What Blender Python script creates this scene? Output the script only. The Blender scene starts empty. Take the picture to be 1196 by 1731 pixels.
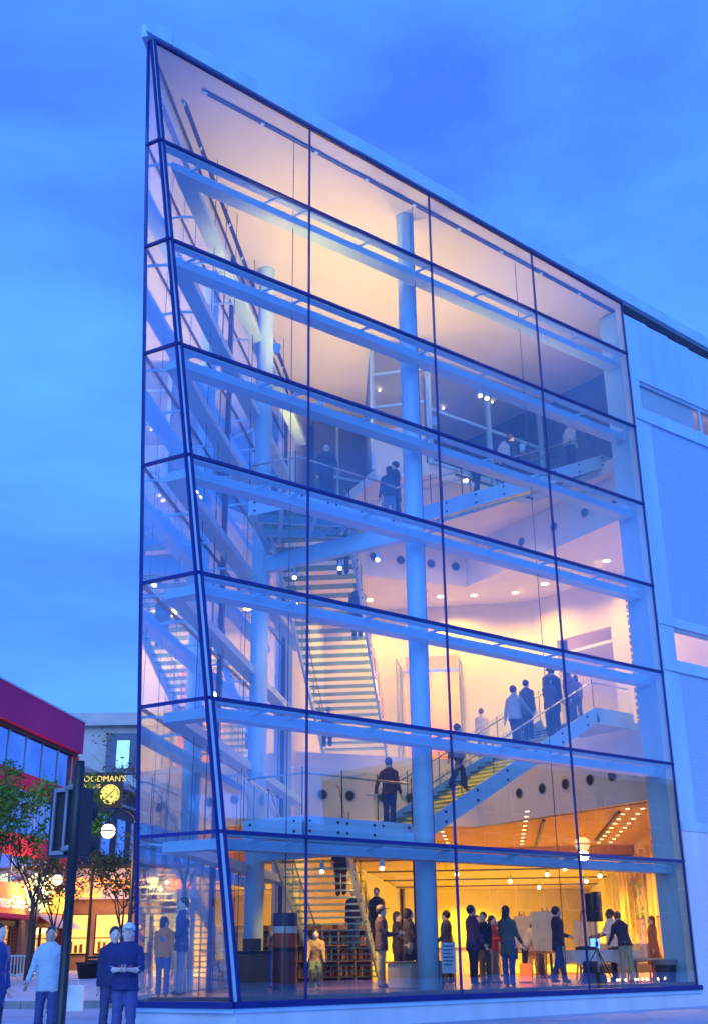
import bpy, bmesh, math, random
from mathutils import Vector, Matrix, Quaternion, noise
from mathutils.bvhtree import BVHTree
R = math.radians
random.seed(7)
scene = bpy.context.scene
COL = scene.collection

# ------------------------------------------------------------------ camera
cam_d = bpy.data.cameras.new('camera')
cam = bpy.data.objects.new('camera', cam_d)
COL.objects.link(cam)
YAW, PITCH, ROLL = R(38.2857), R(21.4361), R(-0.6314)
fw = Vector((math.sin(YAW)*math.cos(PITCH), math.cos(YAW)*math.cos(PITCH), math.sin(PITCH)))
r0 = Vector((math.cos(YAW), -math.sin(YAW), 0))
u0 = r0.cross(fw)
rr = r0*math.cos(ROLL) + u0*math.sin(ROLL)
uu = -r0*math.sin(ROLL) + u0*math.cos(ROLL)
cam.matrix_world = Matrix(((rr.x, uu.x, -fw.x, -13.510), (rr.y, uu.y, -fw.y, -18.732), (rr.z, uu.z, -fw.z, 1.62), (0, 0, 0, 1)))
cam_d.sensor_fit = 'VERTICAL'
cam_d.sensor_height = 36.0
cam_d.lens = 36.0*1919.46/1731.0
cam_d.clip_end = 2000
scene.camera = cam

# ------------------------------------------------------------------ sky and dusk light
SUN_EL, SUN_AZ = R(14), R(228)          # azimuth measured from +y towards +x
world = bpy.data.worlds.new('World')
scene.world = world
world.use_nodes = True
nt = world.node_tree
nt.nodes.clear()
def N(tree, kind, **kw):
    n = tree.nodes.new(kind)
    for k, v in kw.items():
        if k.startswith('i_'):
            n.inputs[k[2:].replace('_', ' ')].default_value = v
        else:
            setattr(n, k, v)
    return n
wo = N(nt, 'ShaderNodeOutputWorld')
bg = N(nt, 'ShaderNodeBackground')
bg.inputs['Strength'].default_value = 0.12
sky = N(nt, 'ShaderNodeTexSky')
sky.sky_type = 'NISHITA'
sky.sun_disc = False
sky.sun_elevation = SUN_EL
sky.sun_rotation = SUN_AZ
sky.air_density = 1.2
sky.dust_density = 0.4
sky.ozone_density = 4.0
tc = N(nt, 'ShaderNodeTexCoord')
mp = N(nt, 'ShaderNodeMapping')
mp.inputs['Scale'].default_value = (1.0, 1.0, 2.6)
mp.inputs['Location'].default_value = (3.9, 0.0, 0.0)
no = N(nt, 'ShaderNodeTexNoise')
no.inputs['Scale'].default_value = 2.3
no.inputs['Detail'].default_value = 6
no.inputs['Roughness'].default_value = 0.52
no.inputs['Distortion'].default_value = 0.25
nt.links.new(tc.outputs['Generated'], mp.inputs['Vector'])
nt.links.new(mp.outputs['Vector'], no.inputs['Vector'])
cr = N(nt, 'ShaderNodeValToRGB')
cr.color_ramp.elements[0].position = 0.36
cr.color_ramp.elements[0].color = (0.23, 0.77, 3.2, 1)
cr.color_ramp.elements[1].position = 0.66
cr.color_ramp.elements[1].color = (0.48, 1.86, 9.2, 1)
nt.links.new(no.outputs['Fac'], cr.inputs['Fac'])
tint = N(nt, 'ShaderNodeMix', data_type='RGBA', blend_type='MULTIPLY')
tint.inputs['Factor'].default_value = 1.0
tint.inputs[7].default_value = (0.5, 0.95, 3.2, 1)
nt.links.new(sky.outputs['Color'], tint.inputs[6])
mx = N(nt, 'ShaderNodeMix', data_type='RGBA')
mx.inputs['Factor'].default_value = 0.86          # cloud deck over the clear dusk sky
nt.links.new(tint.outputs[2], mx.inputs[6])
nt.links.new(cr.outputs['Color'], mx.inputs[7])
nt.links.new(mx.outputs[2], bg.inputs['Color'])
nt.links.new(bg.outputs['Background'], wo.inputs['Surface'])

sun_d = bpy.data.lights.new('sun', 'SUN')
sun = bpy.data.objects.new('sun', sun_d)
COL.objects.link(sun)
sun_d.energy = 0.8
sun_d.angle = R(50)
sun_d.color = (0.42, 0.72, 1.0)
sd = Vector((math.sin(SUN_AZ)*math.cos(SUN_EL), math.cos(SUN_AZ)*math.cos(SUN_EL), math.sin(SUN_EL)))
sun.rotation_euler = sd.to_track_quat('Z', 'Y').to_euler()

scene.view_settings.view_transform = 'Standard'
scene.view_settings.look = 'None'
scene.view_settings.exposure = 1.15
scene.view_settings.gamma = 1.0
scene.view_settings.use_curve_mapping = False
scene.render.engine = 'CYCLES'
cy = scene.cycles
cy.max_bounces = 10
cy.diffuse_bounces = 4
cy.glossy_bounces = 4
cy.transparent_max_bounces = 40
cy.caustics_reflective = False
cy.caustics_refractive = False
cy.sample_clamp_indirect = 4.0
cy.use_denoising = True

# ------------------------------------------------------------------ materials
def mat(name, c, rough=0.6, metal=0.0, var=0.12, scale=4.0, bump=0.0, bscale=None, spec=0.5, emit=None, estr=0.0, streak=False):
    m = bpy.data.materials.new(name)
    m.use_nodes = True
    t = m.node_tree
    b = t.nodes['Principled BSDF']
    b.inputs['Roughness'].default_value = rough
    b.inputs['Metallic'].default_value = metal
    b.inputs['Specular IOR Level'].default_value = spec
    tcn = N(t, 'ShaderNodeTexCoord')
    nz = N(t, 'ShaderNodeTexNoise')
    nz.inputs['Scale'].default_value = scale
    nz.inputs['Detail'].default_value = 5
    src = tcn.outputs['Object']
    if streak:
        mpn = N(t, 'ShaderNodeMapping')
        mpn.inputs['Scale'].default_value = (1, 1, 0.15)
        t.links.new(src, mpn.inputs['Vector'])
        src = mpn.outputs['Vector']
    t.links.new(src, nz.inputs['Vector'])
    rp = N(t, 'ShaderNodeValToRGB')
    rp.color_ramp.elements[0].position = 0.3
    rp.color_ramp.elements[1].position = 0.7
    rp.color_ramp.elements[0].color = (*[x*(1-var) for x in c], 1)
    rp.color_ramp.elements[1].color = (*[min(1, x*(1+var)) for x in c], 1)
    t.links.new(nz.outputs['Fac'], rp.inputs['Fac'])
    t.links.new(rp.outputs['Color'], b.inputs['Base Color'])
    if bump:
        n2 = N(t, 'ShaderNodeTexNoise')
        n2.inputs['Scale'].default_value = bscale or scale*8
        n2.inputs['Detail'].default_value = 3
        t.links.new(tcn.outputs['Object'], n2.inputs['Vector'])
        bp = N(t, 'ShaderNodeBump')
        bp.inputs['Strength'].default_value = bump
        bp.inputs['Distance'].default_value = 0.02
        t.links.new(n2.outputs['Fac'], bp.inputs['Height'])
        t.links.new(bp.outputs['Normal'], b.inputs['Normal'])
    if emit:
        b.inputs['Emission Color'].default_value = (*emit, 1)
        b.inputs['Emission Strength'].default_value = estr
    return m

def glass_mat(name, base=0.06, k=0.75, p=3.2, tintc=(0.90, 0.96, 0.965), rough=0.0):
    m = bpy.data.materials.new(name)
    m.use_nodes = True
    t = m.node_tree
    t.nodes.clear()
    o = N(t, 'ShaderNodeOutputMaterial')
    tr = N(t, 'ShaderNodeBsdfTransparent')
    tr.inputs['Color'].default_value = (*tintc, 1)
    gl = N(t, 'ShaderNodeBsdfGlossy')
    gl.inputs['Roughness'].default_value = rough
    gl.inputs['Color'].default_value = (0.95, 0.97, 1, 1)
    lw = N(t, 'ShaderNodeLayerWeight')
    lw.inputs['Blend'].default_value = 0.5
    pw = N(t, 'ShaderNodeMath', operation='POWER')
    pw.inputs[1].default_value = p
    t.links.new(lw.outputs['Facing'], pw.inputs[0])
    ma = N(t, 'ShaderNodeMath', operation='MULTIPLY_ADD')
    ma.inputs[1].default_value = k
    ma.inputs[2].default_value = base
    t.links.new(pw.outputs[0], ma.inputs[0])
    oi = N(t, 'ShaderNodeObjectInfo')
    rv = N(t, 'ShaderNodeMath', operation='MULTIPLY_ADD')
    rv.inputs[1].default_value = 0.35
    rv.inputs[2].default_value = 0.82
    t.links.new(oi.outputs['Random'], rv.inputs[0])
    mm = N(t, 'ShaderNodeMath', operation='MULTIPLY')
    mm.use_clamp = True
    t.links.new(ma.outputs[0], mm.inputs[0])
    t.links.new(rv.outputs[0], mm.inputs[1])
    # faint waviness of the sheets
    wt = N(t, 'ShaderNodeTexCoord')
    wn = N(t, 'ShaderNodeTexNoise')
    wn.inputs['Scale'].default_value = 0.6
    t.links.new(wt.outputs['Object'], wn.inputs['Vector'])
    wb = N(t, 'ShaderNodeBump')
    wb.inputs['Strength'].default_value = 0.08
    wb.inputs['Distance'].default_value = 0.03
    t.links.new(wn.outputs['Fac'], wb.inputs['Height'])
    t.links.new(wb.outputs['Normal'], gl.inputs['Normal'])
    mxs = N(t, 'ShaderNodeMixShader')
    t.links.new(mm.outputs[0], mxs.inputs[0])
    t.links.new(tr.outputs[0], mxs.inputs[1])
    t.links.new(gl.outputs[0], mxs.inputs[2])
    t.links.new(mxs.outputs[0], o.inputs['Surface'])
    return m

def emit_mat(name, c, s):
    m = bpy.data.materials.new(name)
    m.use_nodes = True
    t = m.node_tree
    t.nodes.clear()
    o = N(t, 'ShaderNodeOutputMaterial')
    e = N(t, 'ShaderNodeEmission')
    e.inputs['Color'].default_value = (*c, 1)
    e.inputs['Strength'].default_value = s
    t.links.new(e.outputs[0], o.inputs['Surface'])
    return m

def brick_mat(name, c1, c2, mortar, bw=0.2, bh=0.065, bump=0.6, plane='xz'):
    m = mat(name, c1, 0.75)
    t = m.node_tree
    b = t.nodes['Principled BSDF']
    g = N(t, 'ShaderNodeTexCoord')
    sp = N(t, 'ShaderNodeSeparateXYZ')
    cb = N(t, 'ShaderNodeCombineXYZ')
    t.links.new(g.outputs['Object'], sp.inputs[0])
    ad = N(t, 'ShaderNodeMath', operation='ADD')
    t.links.new(sp.outputs[0], ad.inputs[0])
    t.links.new(sp.outputs[1], ad.inputs[1])
    t.links.new((ad.outputs[0] if plane == 'sum' else sp.outputs[0]), cb.inputs[0])
    t.links.new(sp.outputs[2], cb.inputs[1])
    br = N(t, 'ShaderNodeTexBrick')
    br.inputs['Color1'].default_value = (*c1, 1)
    br.inputs['Color2'].default_value = (*c2, 1)
    br.inputs['Mortar'].default_value = (*mortar, 1)
    br.inputs['Scale'].default_value = 1.0
    br.inputs['Brick Width'].default_value = bw
    br.inputs['Row Height'].default_value = bh
    br.inputs['Mortar Size'].default_value = 0.008
    t.links.new(cb.outputs[0], br.inputs['Vector'])
    t.links.new(br.outputs['Color'], b.inputs['Base Color'])
    bp = N(t, 'ShaderNodeBump')
    bp.inputs['Strength'].default_value = bump
    bp.inputs['Distance'].default_value = 0.01
    bp.invert = True
    t.links.new(br.outputs['Fac'], bp.inputs['Height'])
    t.links.new(bp.outputs['Normal'], b.inputs['Normal'])
    return m

M = {}
M['frame'] = mat('blue_painted_metal', (0.008, 0.018, 0.16), 0.4, 0.0, 0.15)
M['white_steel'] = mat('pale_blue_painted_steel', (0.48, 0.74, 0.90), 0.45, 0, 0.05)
M['glass'] = glass_mat('facade_glass', 0.095, 1.2, 3.2)
M['clear'] = glass_mat('balustrade_glass', 0.03, 0.4, 4, (0.92, 0.96, 0.95))
M['green_glass'] = glass_mat('tread_glass', 0.07, 0.4, 3, (0.42, 0.62, 0.52), 0.2)
M['plaster'] = mat('white_plaster', (0.80, 0.74, 0.66), 0.8, 0, 0.04, 1.2, 0.08)
M['ceil'] = mat('ceiling_plaster', (0.82, 0.77, 0.70), 0.85, 0, 0.03, 0.8)
M['warm_wall'] = mat('gallery_wall_paint', (0.80, 0.70, 0.42), 0.8, 0, 0.05, 1.0)
M['gceil'] = mat('gallery_ceiling_board', (0.62, 0.46, 0.25), 0.75, 0, 0.08, 1.0)
M['wood_floor'] = mat('polished_wood_floor', (0.20, 0.11, 0.05), 0.18, 0, 0.3, 3.0)
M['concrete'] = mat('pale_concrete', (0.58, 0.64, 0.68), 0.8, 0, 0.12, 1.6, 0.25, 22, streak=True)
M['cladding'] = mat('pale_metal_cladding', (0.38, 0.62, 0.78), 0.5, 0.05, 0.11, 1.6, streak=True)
M['dark'] = mat('dark_metal', (0.03, 0.03, 0.035), 0.45, 0.3, 0.2)
M['steel'] = mat('brushed_steel', (0.55, 0.55, 0.56), 0.3, 0.9, 0.1)
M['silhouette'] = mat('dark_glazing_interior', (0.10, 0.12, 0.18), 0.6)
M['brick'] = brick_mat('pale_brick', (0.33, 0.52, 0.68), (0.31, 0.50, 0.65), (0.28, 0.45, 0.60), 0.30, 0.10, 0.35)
M['downlight'] = emit_mat('downlight_glow', (1.0, 0.66, 0.28), 3.0)
M['spot_glow'] = emit_mat('spot_lamp_glow', (1.0, 0.70, 0.40), 9.0)
M['globe'] = emit_mat('street_globe_glow', (1.0, 0.74, 0.36), 2.2)
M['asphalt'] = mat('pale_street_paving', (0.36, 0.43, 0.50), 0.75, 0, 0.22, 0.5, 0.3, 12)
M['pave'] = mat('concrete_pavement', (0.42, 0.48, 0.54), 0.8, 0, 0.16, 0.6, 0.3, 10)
def paving(name, c, w, h):
    m = mat(name, c, 0.8, 0, 0.16, 0.7, 0.3, 10)
    t = m.node_tree
    b = t.nodes['Principled BSDF']
    base = b.inputs['Base Color'].links[0].from_socket
    g = N(t, 'ShaderNodeTexCoord')
    mp_ = N(t, 'ShaderNodeMapping')
    mp_.inputs['Rotation'].default_value = (0, 0, R(46))
    t.links.new(g.outputs['Object'], mp_.inputs['Vector'])
    br = N(t, 'ShaderNodeTexBrick')
    br.inputs['Color1'].default_value = (1,1,1,1)
    br.inputs['Color2'].default_value = (0.86,0.87,0.88,1)
    br.inputs['Mortar'].default_value = (0.68,0.68,0.68,1)
    br.inputs['Scale'].default_value = 1
    br.inputs['Brick Width'].default_value = w
    br.inputs['Row Height'].default_value = h
    br.inputs['Mortar Size'].default_value = 0.02
    t.links.new(mp_.outputs['Vector'], br.inputs['Vector'])
    mu = N(t, 'ShaderNodeMix', data_type='RGBA', blend_type='MULTIPLY')
    mu.inputs['Factor'].default_value = 1
    t.links.new(base, mu.inputs[6])
    t.links.new(br.outputs['Color'], mu.inputs[7])
    t.links.new(mu.outputs[2], b.inputs['Base Color'])
    return m
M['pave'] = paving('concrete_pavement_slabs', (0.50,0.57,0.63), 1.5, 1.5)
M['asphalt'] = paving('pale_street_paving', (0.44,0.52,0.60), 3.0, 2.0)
M['kerb'] = mat('kerb_stone', (0.24, 0.24, 0.26), 0.8, 0, 0.2, 3, 0.3)

# ------------------------------------------------------------------ mesh helpers
class MB:
    def __init__(s):
        s.v, s.f = [], []
    def add(s, vs, fs):
        o = len(s.v)
        s.v += [tuple(v) for v in vs]
        s.f += [tuple(i+o for i in f) for f in fs]
        return s
    def box(s, x0, x1, y0, y1, z0, z1):
        return s.add([(x0,y0,z0),(x1,y0,z0),(x1,y1,z0),(x0,y1,z0),(x0,y0,z1),(x1,y0,z1),(x1,y1,z1),(x0,y1,z1)],
                     [(3,2,1,0),(4,5,6,7),(0,1,5,4),(1,2,6,5),(2,3,7,6),(3,0,4,7)])
    def obox(s, c, ax, ay, az):
        c, ax, ay, az = Vector(c), Vector(ax), Vector(ay), Vector(az)
        vs = [c-ax-ay-az, c+ax-ay-az, c+ax+ay-az, c-ax+ay-az, c-ax-ay+az, c+ax-ay+az, c+ax+ay+az, c-ax+ay+az]
        return s.add(vs, [(3,2,1,0),(4,5,6,7),(0,1,5,4),(1,2,6,5),(2,3,7,6),(3,0,4,7)])
    def bar(s, a, b, w, h, up=(0,0,1)):
        a, b = Vector(a), Vector(b)
        d = (b-a)
        l = d.length
        if l < 1e-6: return s
        d /= l
        up = Vector(up)
        sd = d.cross(up)
        if sd.length < 1e-4:
            sd = d.cross(Vector((0,1,0)))
        sd.normalize()
        u = sd.cross(d)
        return s.obox((a+b)/2, d*l/2, sd*w/2, u*h/2)
    def prism(s, pts, z0, z1):
        n = len(pts)
        vs = [(p[0],p[1],(z0(p) if callable(z0) else z0)) for p in pts] + [(p[0],p[1],(z1(p) if callable(z1) else z1)) for p in pts]
        fs = [tuple(range(n-1,-1,-1)), tuple(range(n,2*n))]
        for i in range(n):
            j = (i+1) % n
            fs.append((i, j, n+j, n+i))
        return s.add(vs, fs)
    def slab4(s, q, t):
        """a pane: four corners and a thickness along its normal"""
        q = [Vector(p) for p in q]
        nrm = (q[2]-q[0]).cross(q[3]-q[1]).normalized()*t/2
        return s.add([p-nrm for p in q]+[p+nrm for p in q], [(3,2,1,0),(4,5,6,7),(0,1,5,4),(1,2,6,5),(2,3,7,6),(3,0,4,7)])
    def tube(s, pts, r, n=8, cap=True):
        pts = [Vector(p) for p in pts]
        k = len(pts)
        rs = r if isinstance(r, (list, tuple)) else [r]*k
        o = len(s.v)
        prev = None
        for i, p in enumerate(pts):
            d = (pts[min(i+1,k-1)]-pts[max(i-1,0)]).normalized()
            if prev is None:
                a = d.orthogonal().normalized()
            else:
                a = (prev - d*prev.dot(d)).normalized()
            prev = a
            b = d.cross(a)
            for j in range(n):
                an = 2*math.pi*j/n
                s.v.append(tuple(p+(a*math.cos(an)+b*math.sin(an))*rs[i]))
        for i in range(k-1):
            for j in range(n):
                j2 = (j+1) % n
                s.f.append((o+i*n+j, o+i*n+j2, o+(i+1)*n+j2, o+(i+1)*n+j))
        if cap:
            s.f.append(tuple(o+j for j in range(n-1,-1,-1)))
            s.f.append(tuple(o+(k-1)*n+j for j in range(n)))
        return s
    def lathe(s, c, prof, n=16):
        o = len(s.v)
        for r, z in prof:
            for j in range(n):
                an = 2*math.pi*j/n
                s.v.append((c[0]+r*math.cos(an), c[1]+r*math.sin(an), c[2]+z))
        for i in range(len(prof)-1):
            for j in range(n):
                j2 = (j+1) % n
                s.f.append((o+i*n+j, o+i*n+j2, o+(i+1)*n+j2, o+(i+1)*n+j))
        s.f.append(tuple(o+j for j in range(n-1,-1,-1)))
        s.f.append(tuple(o+(len(prof)-1)*n+j for j in range(n)))
        return s
    def ball(s, c, rx, ry=None, rz=None, nu=14, nv=9, rot=None):
        ry = ry or rx
        rz = rz or rx
        c = Vector(c)
        o = len(s.v)
        vs = [Vector((0,0,-rz))]
        for i in range(1, nv):
            ph = -math.pi/2 + math.pi*i/nv
            for j in range(nu):
                th = 2*math.pi*j/nu
                vs.append(Vector((rx*math.cos(ph)*math.cos(th), ry*math.cos(ph)*math.sin(th), rz*math.sin(ph))))
        vs.append(Vector((0,0,rz)))
        if rot is not None:
            vs = [rot @ v for v in vs]
        s.v += [tuple(c+v) for v in vs]
        for j in range(nu):
            s.f.append((o, o+1+(j+1)%nu, o+1+j))
        for i in range(nv-2):
            for j in range(nu):
                a = o+1+i*nu
                s.f.append((a+j, a+(j+1)%nu, a+nu+(j+1)%nu, a+nu+j))
        t = o+len(vs)-1
        a = o+1+(nv-2)*nu
        for j in range(nu):
            s.f.append((a+j, a+(j+1)%nu, t))
        return s
    def mesh(s, name, m=None, smooth=False, off=(0,0,0)):
        me = bpy.data.meshes.new(name)
        ox, oy, oz = off
        me.from_pydata([(v[0]-ox, v[1]-oy, v[2]-oz) for v in s.v], [], s.f)
        if m: me.materials.append(m)
        if smooth: me.shade_smooth()
        me.update()
        return me
    def build(s, name, m, parent=None, smooth=False, local=False, bevel=0.0):
        """world-coordinate mesh linked as one object; its origin is its parent's (or its own base)"""
        if parent is not None:
            off = (0,0,0) if local else tuple(WL[parent.name])
        else:
            xs = [v[0] for v in s.v]; ys = [v[1] for v in s.v]; zs = [v[2] for v in s.v]
            off = ((min(xs)+max(xs))/2, (min(ys)+max(ys))/2, min(zs))
        o = bpy.data.objects.new(name, s.mesh(name, m, smooth, off))
        COL.objects.link(o)
        if parent is not None:
            o.parent = parent
            WL[o.name] = WL.get(parent.name, Vector((0,0,0)))
        else:
            o.location = off
            WL[o.name] = Vector(off)
        if bevel:
            bv = o.modifiers.new('bevel', 'BEVEL')
            bv.width = bevel
            bv.segments = 2
            bv.limit_method = 'ANGLE'
        return o
WL = {}
def thing(name, label, cat, loc=(0,0,0), rz=0.0, group=None):
    o = bpy.data.objects.new(name, None)
    o.empty_display_size = 0.2
    COL.objects.link(o)
    o.location = loc
    o.rotation_euler = (0,0,rz)
    WL[o.name] = Vector(loc)
    o['label'] = label
    o['category'] = cat
    if group: o['group'] = group
    return o
def tag(o, label, cat, group=None):
    o['label'] = label
    o['category'] = cat
    if group: o['group'] = group
    return o
def structure(o):
    o['kind'] = 'structure'
    return o
def lamp(name, kind, loc, energy, color=(1,0.60,0.2), size=0.2, parent=None, direction=(0,0,-1), angle=140, blend=0.6):
    d = bpy.data.lights.new(name, kind)
    d.energy = energy
    d.color = color
    if kind == 'AREA':
        d.shape = 'DISK'
        d.size = size
    else:
        d.shadow_soft_size = size
    if kind == 'SPOT':
        d.spot_size = R(angle)
        d.spot_blend = blend
    o = bpy.data.objects.new(name, d)
    COL.objects.link(o)
    if parent is not None:
        o.parent = parent
        o.location = Vector(loc) - WL[parent.name]
    else:
        o.location = loc
    o.rotation_euler = Vector(direction).to_track_quat('-Z', 'Y').to_euler()
    return o
# ------------------------------------------------------------------ ground
SILL = 0.889
def depth(x, y):            # distance straight ahead of the viewer along the street
    return ((x+13.51)*math.sin(YAW) + (y+18.732)*math.cos(YAW))/math.cos(PITCH)*0.93
def lerp_tab(t, tab):
    if t <= tab[0][0]: return tab[0][1]
    for (a, za), (b, zb) in zip(tab, tab[1:]):
        if t <= b: return za+(zb-za)*(t-a)/(b-a)
    return tab[-1][1]
ROAD = [(22, 0.38), (33, 0.45), (60, 0.80), (95, 1.0)]
PAVE = [(33, 0.62), (46, 0.92), (60, 1.12), (95, 1.3)]
fh, rh = Vector((math.sin(YAW), math.cos(YAW), 0)), Vector((math.cos(YAW), -math.sin(YAW), 0))
def sheet(name, m, ds, ls, tab):
    b = MB()
    for d in ds:
        for l in ls:
            p = Vector((-13.51, -18.732, 0)) + fh*d + rh*l
            b.v.append((p.x, p.y, lerp_tab(d, tab)))
    n = len(ls)
    for i in range(len(ds)-1):
        for j in range(n-1):
            b.f.append((i*n+j, i*n+j+1, (i+1)*n+j+1, (i+1)*n+j))
    return structure(b.build(name, m))
sheet('street', M['asphalt'], [-400, -100, 0, 10, 22, 26, 30, 33, 40, 50, 60, 80, 95, 150, 400, 900], [-600, -150, -60, -30, -15, -9, 0, 20, 60, 150, 600], ROAD)
sheet('pavement', M['pave'], [33.15, 40, 46, 53, 60, 80, 95, 150, 300], [-90, -45, -30, -20, -10, 0, 12], PAVE)
kb = MB()
for i in range(30):
    l0 = -34.2+i*1.2
    p = Vector((-13.51, -18.732, 0)) + fh*33.0 + rh*(l0+0.6)
    k = MB()
    k.obox((0,0,0), rh*0.59, fh*0.15, Vector((0,0,0.14)))
    o = k.build('kerb_stone', M['kerb'], local=True) if False else None
    kb.obox((p.x, p.y, 0.50), rh*0.592, fh*0.16, Vector((0,0,0.13)))
structure(kb.build('kerb', M['kerb']))

# ------------------------------------------------------------------ the museum
bx = lambda x: 4.438+0.9617*x
dB = Vector((0.7208, 0.6932, 0))
nB = Vector((0.6932, -0.7208, 0))            # into the building
czf = lambda p: 21.052-0.0532*p[0]           # ceiling, falling gently to the right
LV = [SILL, SILL+2.9517] + [SILL+2.9517+2.4698*k for k in range(1, 7)]
MX = [0.0, 3.9667, 7.9333, 11.9]
def Cz(z):
    return Vector((-1.5196-0.14471*(z-SILL), 0, z))
def Pz(z):
    x = -2.4123-0.10366*(z-SILL)
    return Vector((x, bx(x), z))
def topz(x): return 21.052-0.0532*x
mus = thing('museum_building', 'glass prow of the museum with lit atrium, floors and stairs showing through', 'museum', (4, 3, SILL))
def part(mb, name, m, parent=None, **k): return mb.build(name, m, parent or mus, **k)

# glazing: three faces, eight rows
rowz = LV+[None]
def tz(z, x): return topz(x) if z is None else z
BXS = [1.4, 4.3, 7.25]
for i in range(8):
    z0, z1 = rowz[i], rowz[i+1]
    c0 = Cz(z0)
    c1 = Cz(z1) if z1 else Vector((-4.437, 0, topz(-4.437)))
    xs = MX
    q = [c0, Vector((0,0,z0)), Vector((0,0,tz(z1,0))), c1]
    part(MB().slab4(q, 0.022), 'glass_pane', M['glass'])
    for a, b in zip(xs, xs[1:]):
        part(MB().slab4([(a,0,z0),(b,0,z0),(b,0,tz(z1,b)),(a,0,tz(z1,a))], 0.022), 'glass_pane', M['glass'])
    p0 = Pz(z0)
    p1 = Pz(z1) if z1 else Vector((-4.502, 0.108, topz(-4.5)))
    part(MB().slab4([p0, c0, c1, p1], 0.022), 'glass_pane', M['glass'])
    e0, e1 = p0, p1
    for x in BXS:
        f0, f1 = Vector((x, bx(x), z0)), Vector((x, bx(x), tz(z1, x)))
        part(MB().slab4([f0, e0, e1, f1], 0.022), 'glass_pane', M['glass'])
        e0, e1 = f0, f1
# transoms
for i, z in enumerate(LV[1:]):
    c, p = Cz(z), Pz(z)
    part(MB().box(c.x-0.02, 11.93, -0.035, 0.03, z-0.032, z+0.032), 'transom', M['frame'])
    part(MB().bar(c+Vector((-0.02,-0.02,0)), p, 0.065, 0.064), 'transom', M['frame'])
    part(MB().bar(p, (7.25, bx(7.25), z), 0.065, 0.064), 'transom', M['frame'])
    part(MB().box(c.x+0.15, 11.85, 0.035, 0.22, z-0.075, z-0.03), 'transom_shelf', M['white_steel'])
part(MB().bar((-4.44,-0.01,topz(-4.44)), (11.93,-0.01,topz(11.93)), 0.07, 0.05), 'head_frame', M['frame'])
part(MB().bar((-4.5,0.1,topz(-4.5)), (7.25,bx(7.25),topz(7.25)), 0.07, 0.08), 'head_frame', M['frame'])
# mullions, corner posts
for x in MX:
    w = 0.016
    part(MB().box(x-w, x+w, -0.025, 0.03, SILL+0.01, topz(x)), 'mullion', M['frame'])
ct, cb_ = Vector((-4.437,0,topz(-4.437))), Cz(SILL)
ax = (ct-cb_).normalized()
for off in (Vector((0.035,-0.05,0)), Vector((-0.085,0.03,0))):
    part(MB().bar(cb_+off, ct+off*0.6, 0.045, 0.06, up=(0,1,0)), 'corner_post', M['frame'])
part(MB().bar(cb_+Vector((-0.02,0.0,0)), ct+Vector((0,0.02,0)), 0.05, 0.05, up=(0,1,0)), 'corner_joint', M['cladding'])
pt = Vector((-4.502,0.108,topz(-4.5)))
part(MB().bar(Pz(SILL), pt, 0.05, 0.08, up=(0,1,0)), 'corner_post', M['frame'])
for x in BXS:
    part(MB().bar((x, bx(x), SILL), (x, bx(x), topz(x)), 0.06, 0.14, up=nB), 'mullion', M['frame'])

# plinth and sill
foot = [(-1.56,-0.06), (11.9,-0.06), (11.9,0.30), (7.3,0.3), (-1.2,0.3)]
c, p = Cz(SILL), Pz(SILL)
part(MB().prism([(c.x-0.03,-0.06), (12.0,-0.06), (12.0,0.28), (c.x+0.3,0.28), (p.x+0.5,p.y-0.10), (p.x-0.06,p.y-0.02)], -0.2, 0.72), 'plinth_wall', M['concrete'])
part(MB().bar((p.x,p.y+0.05,0.26),(7.3,bx(7.3)+0.05,0.26), 0.3, 0.92), 'plinth_wall', M['concrete'])
part(MB().box(c.x-0.10, 11.96, -0.14, 0.10, 0.80, 0.91), 'sill_rail', M['frame'], bevel=0.01)
part(MB().box(c.x-0.06, 11.95, -0.10, 0.10, 0.722, 0.798), 'sill_channel', M['cladding'])
part(MB().bar((c.x-0.10,-0.10,0.855), (p.x-0.06,p.y,0.855), 0.22, 0.11), 'sill_rail', M['frame'], bevel=0.01)
part(MB().bar((c.x-0.06,-0.08,0.76), (p.x-0.03,p.y,0.76), 0.18, 0.074), 'sill_channel', M['cladding'])
part(MB().bar((p.x,p.y,0.82), (7.25,bx(7.25),0.82), 0.2, 0.12), 'sill_rail', M['frame'])

# beams behind the glass, one V at each level
def isect(p, d, q, e):
    den = d.x*e.y-d.y*e.x
    t = ((q.x-p.x)*e.y-(q.y-p.y)*e.x)/den
    return p+d*t
def off_tip(z, inset):
    """inner outline of the prow at height z: [on R face, on chamfer, on back face]"""
    cc, pp = Cz(z), Pz(z)
    cc, pp = Vector((cc.x,cc.y,0)), Vector((pp.x,pp.y,0))
    r_p, r_d = Vector((0,inset,0)), Vector((1,0,0))
    b_p, b_d = Vector((0,4.438,0))+nB*inset, dB
    cd = (pp-cc).normalized()
    cn = Vector((cd.y, -cd.x, 0))
    if cn.x < 0: cn = -cn
    c_p = cc+cn*inset
    a = isect(r_p, r_d, c_p, cd)
    b = isect(b_p, b_d, c_p, cd)
    tip = isect(r_p, r_d, b_p, b_d)
    if a.x <= tip.x+0.02:
        return [tip]
    return [a, b]
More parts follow.
